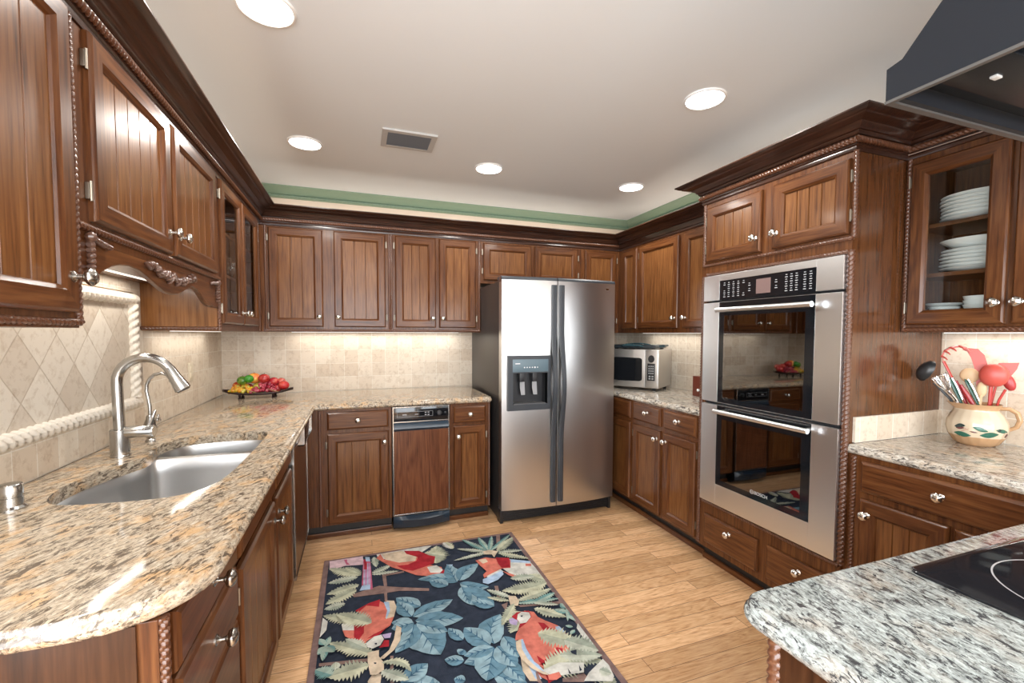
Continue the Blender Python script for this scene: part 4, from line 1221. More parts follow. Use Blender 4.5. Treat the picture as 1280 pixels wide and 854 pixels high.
# side walls solid, shell between
b.loft([[(HX0, y, z) for y, z in prof[:9]], [(HX0 + .012, y, z) for y, z in prof[:9]]], True, True, True)
b.loft([[(HX1 - .012, y, z) for y, z in prof[:9]], [(HX1, y, z) for y, z in prof[:9]]], True, True, True)
b.loft([[(HX0 + .012, y, z) for y, z in prof], [(HX1 - .012, y, z) for y, z in prof]], True, True, True)
obj('shell', b, hm, hd, smooth=0)
b = B()
for a in ((HX0 - .001, HX1 + .001, HY1 - .010, HY1 + .001, HZ - .004, HZ + .001), (HX0 - .001, HX0 + .008, HY0, HY1 - .010, HZ - .004, HZ + .001)): b.box(*a)
obj('bottom_lip', b, mat('hood_lip', (.10, .095, .09), .4, .5), hd, smooth=0)
b = B(); b.box(HX0 + .012, HX1 - .012, HY0 + .02, HY1 - .02, HZ + .030, HZ + .044); b.box(HX0 + .03, HX1 - .03, HY1 - .15, HY1 - .06, HZ + .010, HZ + .030, .003)
un = obj('underside', b, hu, hd)
b = B(); b.box(HX0 + .10, HX0 + .52, HY0 + .06, HY1 - .17, HZ + .020, HZ + .030); b.box(HX0 + .56, HX1 - .12, HY0 + .06, HY1 - .17, HZ + .020, HZ + .030); obj('filters', b, mat('filter_mesh', (.006, .006, .007), .35, spec=.25), un, smooth=0)
sg_ = mat('switch_grey', (.5, .5, .5), .4)
for x in (HX0 + .10, HX0 + .30):
    b = B(); b.box(x - .008, x + .008, HY1 - .11, HY1 - .10, HZ + .006, HZ + .010, .001); obj('switch', b, sg_, un)

# ================================================================== DISHES IN THE RIGHT GLASS CABINET
def dish(name, prof, label, loc, cat, group, mt=None):
    b = B(); b.lathe(prof, seg=36)
    o = obj(name, b, mt or porc, None, local=True, smooth=50)
    o.location = loc
    return tag(o, label, cat, group)
PLP = [(.060, 0), (.068, .001), (.074, .006), (.126, .0165), (.130, .019), (.127, .0195), (.072, .0095), (.060, .005), (.002, .005)]
cx, cy = 3.432, -2.752
pl0 = dish('dinner_plate', PLP, 'white dinner plate in the tall stack on the top shelf of the glass cabinet', (cx, cy, 1.8505), 'plate', 'white plates stacked on the top shelf')
for i in range(1, 7): dup(pl0, (cx + random.uniform(-.003, .003), cy + random.uniform(-.003, .003), 1.8505 + i * .0150))
pl1 = dish('salad_plate', [(r * .96, z) for r, z in PLP], 'white plate in the stack below the wide bowl on the middle shelf', (cx, cy, 1.6405), 'plate', 'white plates stacked on the middle shelf')
for i in range(1, 6): dup(pl1, (cx + random.uniform(-.003, .003), cy + random.uniform(-.003, .003), 1.6405 + i * .0150))
dish('serving_bowl', [(.045, 0), (.050, .002), (.080, .012), (.112, .030), (.126, .042), (.122, .042), (.105, .030), (.075, .015), (.040, .006), (.002, .005)], 'wide white shallow bowl on top of the middle shelf plates', (cx, cy, 1.6405 + 5 * .0150 + .0185), 'bowl', 'bowl on the plates')
SB = [(.028, 0), (.030, .002), (.045, .014), (.058, .034), (.062, .046), (.059, .046), (.050, .030), (.038, .014), (.002, .008)]
bw = dish('small_bowl', SB, 'small white bowl in the right-hand stack on the bottom shelf', (3.40, -2.782, UB + .0165), 'bowl', 'small white bowls stacked on the right of the bottom shelf')
for i in range(1, 6): dup(bw, (3.40, -2.782, UB + .0165 + i * .0175))
bw = dish('small_bowl', [(r * .85, z * .8) for r, z in SB], 'small white dish in the left-hand stack on the bottom shelf', (3.40, -2.655, UB + .0165), 'bowl', 'small white dishes stacked on the left of the bottom shelf')
for i in range(1, 5): dup(bw, (3.40, -2.655, UB + .0165 + i * .0145))
dish('sauce_dish', [(.03, 0), (.05, .004), (.066, .014), (.064, .015), (.03, .005), (.002, .004)], 'small shallow white dish lying on top of the left-hand dish stack', (3.40, -2.655, UB + .0165 + 4 * .0145 + .037), 'dish', 'dish on the small bowls')

# crystal in the left glass cabinet
GP = [(.030, 0), (.030, .003), (.006, .008), (.0045, .045), (.008, .052), (.030, .070), (.036, .098), (.033, .125), (.0315, .125), (.034, .098), (.028, .072), (.002, .058)]
TP = [(.028, 0), (.034, .050), (.038, .095), (.0365, .095), (.032, .050), (.026, .006), (.002, .006)]
g0 = None; 
for nm, P_, z, ys, lab, grp in (('wine_glass', GP, 1.9305, (-1.22, -1.13, -1.04, -.95), 'crystal stemmed glass on the top shelf of the left glass cabinet', 'stemmed glasses on the top shelf'),
                      ('wine_glass', GP, 1.7005, (-1.20, -1.10, -1.00, -.78, -.66, -.55), 'crystal stemmed glass on the middle shelf of the left glass cabinet', 'stemmed glasses on the middle shelf'),
                      ('tumbler', TP, UB + .0165, (-1.22, -1.12, -1.02, -.80, -.70, -.60), 'clear glass tumbler on the bottom of the left glass cabinet', 'tumblers on the bottom shelf')):
    g0 = dish(nm, P_, lab, (.20, ys[0], z), 'glass', grp, crystal)
    for y in ys[1:]: dup(g0, (.20 + random.uniform(-.03, .05), y, z))

# ================================================================== PITCHER WITH UTENSILS
PC = Vector((3.450, -2.757, CT))
er = Vector((.40, -.92, 0)).normalized(); ev = Vector((.92, .40, 0)).normalized()
def U(s, z, d=0.0): return PC + er * s + Vector((0, 0, z - CT)) - ev * d      # s to the right seen from the room, d towards the room
pt = thing('pitcher', 'squat cream ribbed ceramic pitcher painted with green leaves and berries, full of utensils', 'pitcher', tuple(PC), rotz=math.atan2(er.y, er.x))
cer = mat('cream_ceramic', (.62, .51, .37), .15)
cer2 = mat('tan_ceramic', (.46, .28, .15), .15)
PP = [(.056, 0), (.060, .003), (.070, .012), (.086, .040), (.094, .070), (.092, .098), (.080, .125), (.068, .142), (.064, .150), (.070, .166), (.074, .174), (.071, .174), (.062, .152), (.076, .126), (.086, .098), (.086, .070), (.060, .012), (.002, .008)]
def ribs(a, z): return 1 + (.020 * math.cos(18 * a) if .003 < z < .05 or .105 < z < .14 else .004 * math.cos(18 * a)) + (.30 * max(0, math.cos(a - PI)) ** 8 * max(0, (z - .135) / .04) if z > .135 else 0)
b = B(); b.lathe(PP, seg=72, fr=ribs)
for fc in b.bm.faces:
    zc = sum(v_.co.z for v_ in fc.verts) / 4
    fc.material_index = 1 if (zc > .150 or zc < .030) else 0
obj('jug', b, [cer, cer2], pt, local=True, smooth=60)
b = B(); b.tube([(.064, 0, .158), (.090, 0, .160), (.112, 0, .145), (.120, 0, .115), (.112, 0, .088), (.090, 0, .072)], [.008, .0085, .009, .009, .008, .007], 12, flat=1.4); obj('handle', b, cer2, pt, local=True)
def onbody(a, z, lift=.0015):
    r = None
    for (r0, z0_), (r1, z1_) in zip(PP[:9], PP[1:10]):
        if z0_ <= z <= z1_: r = r0 + (r1 - r0) * (z - z0_) / (z1_ - z0_)
    r = (r or .09) * 1.004 + lift
    return (r * math.cos(a), r * math.sin(a), z)
lg, lg2, bry, yel = mat('leaf_green_glaze', (.03, .12, .08), .2), mat('leaf_dark_glaze', (.012, .03, .03), .2), mat('berry_glaze', (.12, .03, .03), .2), mat('petal_glaze', (.55, .38, .28), .2)
b = B()
def leaf_on(a, z, la, lz, w, mi):
    n = 8; rg = []
    for i in range(n + 1):
        t = i / n; ww = w * math.sin(PI * min(1, t * .94 + .03)) 
        rg.append([onbody(a + la * t, z + lz * t + ww), onbody(a + la * t, z + lz * t, .0028), onbody(a + la * t, z + lz * t - ww)])
    b.loft(rg, False, mi=mi)
F_ = -PI / 2
for a, z, la, lz, w, mi in ((-.78, .050, .62, -.004, .011, 0), (-.72, .078, .38, .008, .010, 1), (-.10, .083, .46, -.012, .009, 0), (.12, .052, .62, .008, .012, 0), (.62, .078, .52, -.008, .008, 0), (.66, .076, .2, 0, .007, 1), (-.2, .064, .25, -.002, .003, 2), (-.50, .060, .3, .016, .004, 3), (-.42, .080, .2, -.012, .003, 3), (1.10, .052, .14, .004, .010, 2), (.98, .04, .03, .04, .003, 3), (-.66, .072, .3, .004, .006, 2)):
    leaf_on(F_ + a, z, la, lz, w, mi)
obj('painted_leaves', b, [lg, lg2, bry, yel], pt, local=True)
red = mat('red_silicone', (.42, .030, .022), .35); red2 = mat('coral_silicone', (.50, .075, .055), .4); blk = mat('black_nylon', (.018, .019, .02), .35)
gw = mat('green_handle', (.02, .07, .05), .3); wdl = mat('pale_beech', (.62, .42, .24), .5); stl = chrome
def ut(name, label, parts, cat='utensil'):
    p0 = U(0, CT + .012)
    t = thing(name, label, cat, tuple(p0))
    for pn, bb, mt in parts: obj(pn, bb, mt, t)
    return t
def rod(pts, r, flat=1.0, seg=8):
    b = B(); b.tube([U(*p) for p in pts], r, seg, flat); return b
RM = Matrix((er, ev, Vector((0, 0, 1)))).transposed()      # local (s, depth, z) -> world
def cup(c, rx, rz, tilt, dep, mt_seg=16, shell=.0025):
    """ladle cup: hemisphere opening along its local +y"""
    b = B(); rg = []
    for k in range(0, 8):
        th = (PI / 2) * k / 7
        rg.append([(rx * math.cos(th) * math.cos(a), -dep * math.sin(th), rz * math.cos(th) * math.sin(a)) for a in [2 * PI * i / mt_seg for i in range(mt_seg)]])
    inner = [[(x * .93, y * .93 , z * .93) for x, y, z in r_] for r_ in rg[:-1]]
    R = RM @ Matrix.Rotation(tilt[0], 3, 'X') @ Matrix.Rotation(tilt[1], 3, 'Z')
    if len(tilt) > 2: R = RM @ Matrix.Rotation(tilt[2], 3, 'Y') @ Matrix.Rotation(tilt[0], 3, 'X') @ Matrix.Rotation(tilt[1], 3, 'Z')
    C_ = U(*c)
    w = lambda p: C_ + R @ Vector(p)
    allr = [[w(p) for p in r_] for r_ in inner[::-1]] + [[w(p) for p in r_] for r_ in rg[:-1]] 
    b.loft(allr, True, True, True)
    return b
b = rod([(-.01, .95, -.02), (-.082, 1.098, .0), (-.135, 1.165, .01)], [.006, .0055, .005], .6)
ut('ladle', 'black nylon ladle leaning out on the left side of the pitcher', [('handle', b, blk), ('cup', cup((-.158, 1.215, .01), .036, .050, (.15, -1.0, .5), .034), blk)])
b = rod([(0, .95, .0), (-.065, 1.10, .03), (-.088, 1.135, .032)], [.006, .006, .005])
wires = B()
for k in range(9):
    a = PI * k / 9
    pts = []
    for j in range(13):
        t = PI * 2 * j / 12; rr2 = .030 * math.sin(t / 2) ** .8 if j not in (0, 12) else 0
        ss = rr2 * math.cos(a) * (1 if True else 1); dd = rr2 * math.sin(a)
        L_ = .035 * (1 - math.cos(t)) 
        pts.append(U(-.090 - .030 * (1 - math.cos(t)) / 2 * 1.0 + ss * .8 * (1 if j <= 6 else -1), 1.138 + .062 * (1 - math.cos(t)) / 2 + ss * .5 * (1 if j <= 6 else -1), .034 + dd * (1 if j <= 6 else -1)))
    wires.tube(pts, .0013, 5)
ut('whisk', 'steel wire whisk between the black ladle and the red pasta server', [('handle', b, stl), ('wires', wires, stl)])
# red pasta server: arching head with teeth
b = rod([(.01, .95, .0), (-.040, 1.10, .005), (-.085, 1.205, .01), (-.108, 1.262, .012)], [.006, .006, .0065, .008], .6)
hb_ = B(); outer = [(-.110, 1.262), (-.116, 1.285), (-.108, 1.308), (-.090, 1.323), (-.064, 1.330), (-.040, 1.322), (-.026, 1.303)]
rg = []
for s_, z_ in outer: rg.append([U(s_, z_, -.016), U(s_, z_ + .004, .0), U(s_, z_, .018), U(s_ * .96 - .002, z_ - .006, .018), U(s_ * .96 - .002, z_ - .004, .0), U(s_ * .96 - .002, z_ - .006, -.016)])
hb_.loft(rg, True, True, True)
for s_, z_ in outer[1:5]:
    hb_.tube([U(s_, z_, .018), U(s_ + .014, z_ - .008, .026), U(s_ + .020, z_ - .016, .022)], [.004, .0035, .002], 6)
ut('pasta_server', 'red pasta server with curved toothed head, tallest utensil in the pitcher', [('handle', b, red), ('head', hb_, red2)])
b = B(); rg = []
for s_, z_, w_ in ((-.045, 1.318, .012), (-.022, 1.312, .020), (-.006, 1.285, .024), (.004, 1.245, .024), (.006, 1.205, .020), (.002, 1.16, .010)):
    rg.append([U(s_ - w_ * .8, z_ - w_ * .3, -.012), U(s_ + w_ * .8, z_ + w_ * .3, -.012), U(s_ + w_ * .8, z_ + w_ * .3, -.008), U(s_ - w_ * .8, z_ - w_ * .3, -.008)])
b.loft(rg, True, True, True)
ut('turner', 'coral red flat turner curving behind the wooden spoon', [('blade', b, red2), ('handle', rod([(.0, .95, -.02), (.002, 1.165, -.012)], [.006, .006], .6), red)])
# green and steel handled tools
for nm, lab, p1, p2, mt, w in (('knife_handle', 'dark green handled utensil with steel edge, left of the red handles', (-.088, 1.192, .02), (-.052, 1.098, .02), gw, .0085), ('knife_handle', 'thin dark green handled utensil in the middle of the pitcher, under the wooden spoon', (-.040, 1.190, .025), (-.003, 1.098, .025), gw, .007)):
    P1, P2 = Vector(p1), Vector(p2)
    b = B(); b.tube([U(*(P2 + (P2 - P1) * .9)), U(*P2), U(*(P1 * .5 + P2 * .5)), U(*(P1 * .9 + P2 * .1)), U(*P1)], [.004, w * .8, w * 1.1, w, w * .4], 10, .7)
    b2 = B(); q = Vector((.0075, .004, 0)); b2.tube([U(*(P2 + q)), U(*(P1 * .5 + P2 * .5 + q * 1.2)), U(*(P1 * .95 + P2 * .05 + q))], [.003, .0035, .003], 6)
    ut('green_handled_tool', lab, [('handle', b, mt), ('steel_edge', b2, stl)])
for lab, p1, p2 in (('red handled utensil standing left of centre in the pitcher', (-.066, 1.180, .012), (-.036, 1.095, .012)), ('second red handled utensil just right of its twin in the pitcher', (-.052, 1.165, .03), (-.018, 1.095, .03))):
    P1, P2 = Vector(p1), Vector(p2)
    b = B(); b.tube([U(*(P2 + (P2 - P1) * .9)), U(*P2), U(*(P1 * .5 + P2 * .5)), U(*P1)], [.004, .008, .009, .005], 10, .7)
    ut('red_handled_tool', lab, [('handle', b, mat('deep_red_handle', (.30, .015, .02), .3))])
b = B(); b.blob(U(-.028, 1.205, .0), (.030, .012, .032), RM, 16, 10)
ut('wooden_spoon', 'round-headed pale wooden spoon in the middle of the pitcher', [('bowl', b, wdl), ('handle', rod([(-.0, .95, 0), (-.016, 1.12, 0), (-.024, 1.18, 0)], [.006, .006, .008]), wdl)])
b = B(); b.blob(U(.010, 1.150, .02), (.016, .006, .032), RM, 14, 8)
ut('wooden_spatula', 'short pale wooden spatula right of the round wooden spoon', [('blade', b, wdl), ('handle', rod([(.0, .95, .012), (.008, 1.125, .02)], [.006, .006]), wdl)])
b = B(); b.blob(U(.042, 1.212, .03), (.044, .026, .048), RM, 20, 12)
ut('red_ladle', 'red ladle with big round cup facing the room, right side of the pitcher', [('cup', b, red2), ('handle', rod([(.02, .95, .01), (.034, 1.10, .02), (.036, 1.17, .02)], [.006, .007, .008], .8), red)])
b = B(); rg = []
for s_, z_, w_ in ((.050, 1.165, .006), (.064, 1.20, .022), (.074, 1.235, .030), (.082, 1.262, .028)): rg.append([U(s_ - w_, z_, .0), U(s_ + w_, z_ + .004, .0), U(s_ + w_, z_ + .004, .005), U(s_ - w_, z_, .005)])
b.loft(rg, True, True, True)
ut('red_turner', 'coral flat red turner peeking out behind the round red ladle', [('blade', b, red2), ('handle', rod([(.02, .95, -.01), (.050, 1.17, .0)], [.006, .006], .6), red)])
b = B(); b.blob(U(.084, 1.185, .012), (.018, .012, .036), RM @ Matrix.Rotation(-.3, 3, 'Y'), 14, 10)
ut('red_spoon', 'dark red oval spoon at the far right of the pitcher', [('bowl', b, mat('dark_red_silicone', (.36, .03, .03), .35)), ('handle', rod([(.03, .95, .0), (.060, 1.11, .008), (.076, 1.155, .012)], [.006, .006, .006], .7), red)])

# ================================================================== FRUIT PLATTER
FXc, FYc = .300, -.27
fp = thing('fruit_platter', 'long dark metal leaf-shaped platter on little feet in the back left corner', 'platter', (FXc, FYc, CT))
b = B(); rg = []; rg2 = []
def tray_z(t): return CT + .022 + .030 * abs(t) ** 2.5
for i in range(21):
    t = -1 + i / 10; x = FXc + .225 * t; w = .085 * math.sqrt(max(0, 1 - abs(t) ** 2.2)) + .004
    z = tray_z(t)
    rg.append([(x, FYc - w, z + .014), (x, FYc - w * .7, z + .004), (x, FYc, z), (x, FYc + w * .7, z + .004), (x, FYc + w, z + .014), (x, FYc + w, z + .011), (x, FYc + w * .7, z + .001), (x, FYc, z - .003), (x, FYc - w * .7, z + .001), (x, FYc - w, z + .011)])
b.loft(rg, True, True, True)
irn = mat('dark_iron', (.045, .022, .022), .35, .6)
obj('tray', b, irn, fp, smooth=50)
for x, y in ((-.11, -.045), (-.11, .045), (.10, -.045), (.10, .045)):
    b = B(); b.lathe([(.010, 0), (.011, .005), (.006, .011), (.009, .016), (.008, .028)], c=(FXc + x, FYc + y, CT), seg=12); obj('foot', b, irn, fp)
def fruit(name, label, c, r, col, cat, squash=.9, col2=None, stem=True, group=None):
    t = thing(name, label, cat, (c[0], c[1], c[2] - r * squash), group=group)
    m = mat(name + '_skin', col, .22)
    if col2:
        n = noise(m, coords(m, (1, 1, 1)), 35, 2); setc(m, ramp(m, [(.42, col), (.60, col2)], n))
    prof = [(r * math.sin(PI * i / 14) * (1 + .06 * math.sin(PI * i / 14)), r * squash - r * squash * math.cos(PI * i / 14) + (-r * .12 if i == 14 else 0)) for i in range(1, 15)]
    b = B(); b.lathe(prof, seg=22); obj('flesh', b, m, t, local=True, smooth=60)
    if stem:
        b = B(); b.tube([(0, 0, r * squash * 2 - r * .14), (.002, .001, r * squash * 2 + .006)], .0016, 6); obj('stem', b, mat('fruit_stem', (.08, .05, .02), .7), t, local=True)
    return t
zt = CT + .03
fruit('green_apple', 'dark green apple with highlights, left of the peach on the platter', (FXc - .098, FYc - .010, 1.040), .034, (.05, .15, .015), 'fruit', .95, (.16, .25, .03))
fruit('lime', 'small bright green lime just right of the green apple', (FXc - .055, FYc - .025, 1.052), .030, (.04, .22, .02), 'fruit', .95, stem=False)
fruit('peach', 'orange and yellow peach at the top of the fruit pile', (FXc - .030, FYc + .020, 1.052), .042, (.65, .16, .04), 'fruit', .92, (.65, .42, .08))
fruit('red_apple', 'shiny dark red apple at the top middle of the fruit pile', (FXc + .038, FYc - .008, 1.050), .037, (.28, .01, .012), 'fruit', .93, (.42, .04, .03))
fruit('red_apple', 'red apple low at the left, half behind the yellow grapes', (FXc - .135, FYc + .025, 1.000), .033, (.32, .02, .01), 'fruit', .93, (.50, .14, .03))
fruit('red_plum', 'red plum right of the topmost dark red apple', (FXc + .096, FYc + .015, 1.025), .033, (.38, .02, .03), 'fruit', .93, (.5, .08, .05), False)
fruit('red_plum', 'red plum behind the rightmost apple, slightly higher', (FXc + .140, FYc + .040, 1.020), .030, (.40, .04, .04), 'fruit', .93, (.55, .12, .08), False)
fruit('red_apple', 'red apple with a pale highlight at the right end of the platter', (FXc + .165, FYc - .012, .998), .035, (.42, .015, .02), 'fruit', .93, (.55, .07, .05))
fruit('green_pear', 'yellow-green pear hidden in the middle under the other fruit', (FXc, FYc + .02, .985), .040, (.4, .35, .06), 'fruit', .95)
fruit('red_plum', 'dark red plum buried behind the red grapes', (FXc + .060, FYc + .030, .982), .036, (.30, .015, .03), 'fruit', .95, (.42, .05, .05), False)
fruit('red_plum', 'dark plum buried under the green apple', (FXc - .070, FYc + .020, .982), .036, (.20, .015, .03), 'fruit', .95, (.32, .05, .05), False)
fruit('red_plum', 'red plum lying in the platter beneath the two upper red plums', (FXc + .118, FYc + .010, .975), .030, (.36, .02, .03), 'fruit', .95, (.48, .07, .05), False)
def bunch(label, cols, x0, x1, n, top, seed):
    rr = random.Random(seed)
    t = thing('grape_bunch', label, 'grapes', ((x0 + x1) / 2, FYc - .04, CT + .035))
    ms = []
    for k, cl in enumerate(cols): ms.append(mat('grape_skin', cl, .18))
    meshes = []
    for m in ms:
        b = B(); b.blob((0, 0, 0), .0118, None, 14, 10); o = obj('grape', b, m, None, local=True, smooth=80); meshes.append(o.data); bpy.data.objects.remove(o)
    for i in range(n):
        u = rr.random(); x = x0 + (x1 - x0) * u
        q = rr.random()
        y = FYc - .062 + .055 * q + rr.uniform(-.004, .004)
        z = CT + .042 + (top * (1 - abs(2 * u - 1) ** 2.5)) * (q * .8 + .1) + rr.uniform(0, .006)
        o = bpy.data.objects.new('grape', rr.choice(meshes)); o.parent = t; o.location = Vector((x, y, z)) - ORG[t]; o.scale = (1, 1, rr.uniform(1.0, 1.15)); sc.collection.objects.link(o)
    b = B(); b.tube([((x0 * .3 + x1 * .7), FYc - .066, CT + .066), (x1 - .01, FYc - .075, CT + .052), (x1 + .02, FYc - .078, CT + .044)], [.002, .003, .002], 6); obj('stem', b, mat('grape_stem', (.25, .16, .07), .7), t)
bunch('bunch of yellow and orange grapes at the left end of the platter', [(.62, .40, .03), (.60, .26, .02), (.45, .38, .06)], FXc - .180, FXc - .020, 60, .052, 5)
bunch('bunch of dark red grapes in front on the middle of the platter', [(.30, .02, .04), (.20, .010, .022), (.38, .07, .09)], FXc - .040, FXc + .120, 66, .072, 9)

# ================================================================== RUG
RX0, RX1, RY1, RY0 = .772, 1.965, -1.035, -2.860
rg_ = thing('rug', 'dark navy tropical area rug with red parrots and blue leaves on the wood floor', 'rug', ((RX0 + RX1) / 2, (RY0 + RY1) / 2, 0))
def rugm(name, c):
    m = mat(name, c, .95, spec=.1)
    n = noise(m, coords(m, (1, 1, 1)), 420, 2)
    n2 = noise(m, coords(m, (1, 1, 1)), 22, 3)
    c1 = mixc(m, c, tuple(x * .62 for x in c), ramp(m, [(.35, (0, 0, 0)), (.7, (1, 1, 1))], n2))
    setc(m, c1); bump(m, n, .6, .003)
    return m
RC_ = dict(nv=(.030, .038, .058), br=(.26, .17, .15), b1=(.13, .24, .31), b2=(.26, .38, .43), b3=(.05, .12, .19), c=(.52, .52, .38), c2=(.36, .38, .29), s=(.34, .38, .31), s2=(.50, .52, .43), g=(.16, .30, .29), g2=(.33, .42, .36), re=(.36, .025, .035), co=(.60, .175, .13), cr=(.62, .50, .37), wh=(.62, .61, .56), lb=(.38, .50, .66), li=(.45, .36, .55), pk=(.66, .48, .52), ro=(.50, .12, .20), bo=(.24, .155, .145))
rk = list(RC_); rmats = [rugm('rug_wool_' + k, RC_[k]) for k in rk]
b = B(); b.box(RX0, RX1, RY0, RY1, 0.0005, .008, .002); obj('backing_and_border', b, rmats[rk.index('bo')], rg_)
b = B()
zz = [.0084]
X0i, X1i, Y1i, Y0i = RX0 + .028, RX1 - .028, RY1 - .024, RY0 + .028
def clip(pts):
    def cl(ps, f, it):
        o = []
        for i in range(len(ps)):
            a, c = ps[i - 1], ps[i]
            fa, fc = f(a), f(c)
            if fa != fc: o.append(it(a, c))
            if fc: o.append(c)
        return o
    for ax, val, sg in ((0, X0i, 1), (0, X1i, -1), (1, Y0i, 1), (1, Y1i, -1)):
        if len(pts) < 3: return []
        pts = cl(pts, lambda p: sg * (p[ax] - val) >= 0, lambda a, c: tuple(a[k] + (c[k] - a[k]) * (val - a[ax]) / (c[ax] - a[ax]) for k in (0, 1)))
    return pts
def rpoly(pts, k):
    pts = clip([tuple(p) for p in pts])
    if len(pts) < 3: return
    z = zz[0]; zz[0] += .000018
    vs = [Vector((x, y, z)) for x, y in pts]
    for tri in tessellate_polygon([vs]): b.poly([vs[i] for i in tri], rk.index(k))
rpoly([(X0i, Y0i), (X1i, Y0i), (X1i, Y1i), (X0i, Y1i)], 'nv')
LK_ = {'b': ('b1', 'b2', 'b3'), 'g': ('g', 'g2', 'g2'), 's': ('s', 's2', 'c2'), 'c': ('c', 'c2', 's2'), 'wh': ('wh', 'c', 'c2')}
def rleaf(key, q, w, bend, seed, frond=False):
    rr = random.Random(seed)
    A = Vector(q[:2]); C_ = Vector(q[2:]); t = C_ - A; L = t.length; t.normalize(); n = Vector((-t.y, t.x))
    k1, k2, k3 = LK_[key]
    def mid(u): return A + t * L * u + n * bend * math.sin(PI * u)
    N_ = 12 if not frond else max(10, int(L / .014))
    for side in (1, -1):
        pts = [mid(0)]
        for i in range(1, N_):
            u = i / N_
            ww = w / 2 * (math.sin(PI * u ** .85) ** .8)
            if frond:
                pts.append(mid(u) + n * side * ww * rr.uniform(.85, 1.15))
                pts.append(mid(min(1, u + .25 / N_)) + n * side * ww * rr.uniform(.45, .65))
            else: pts.append(mid(u) + n * side * ww * rr.uniform(.95, 1.05))
        pts.append(mid(1))
        pts += [mid(i / 8) for i in range(7, 0, -1)]
        rpoly(pts, k1 if side > 0 else k2)
    # veins
    if not frond:
        for u in (.28, .5, .7):
            for side in (1, -1):
                p = mid(u); e = mid(min(1, u + .2)) + n * side * w * .30 * math.sin(PI * u)
                d_ = (e - p).normalized(); dn = Vector((-d_.y, d_.x)) * .0022
                rpoly([p + dn * 1.6, e, p - dn * 1.6], k3)
    v1 = [mid(i / 8) + n * .0024 * (1 - i / 9) for i in range(9)] + [mid(i / 8) - n * .0024 * (1 - i / 9) for i in range(8, -1, -1)]
    rpoly(v1, k3 if key == 'b' else k2)
def rshape(S_, f=lambda x, y: (x, y)):
    for i, e in enumerate(S_):
        if e[0] == 'P': rpoly([f(*p) for p in e[2]], e[1])
        else:
            q = f(e[2][0], e[2][1]) + f(e[2][2], e[2][3])
            rleaf(e[1], q, e[3], e[4], i, e[0] == 'F')
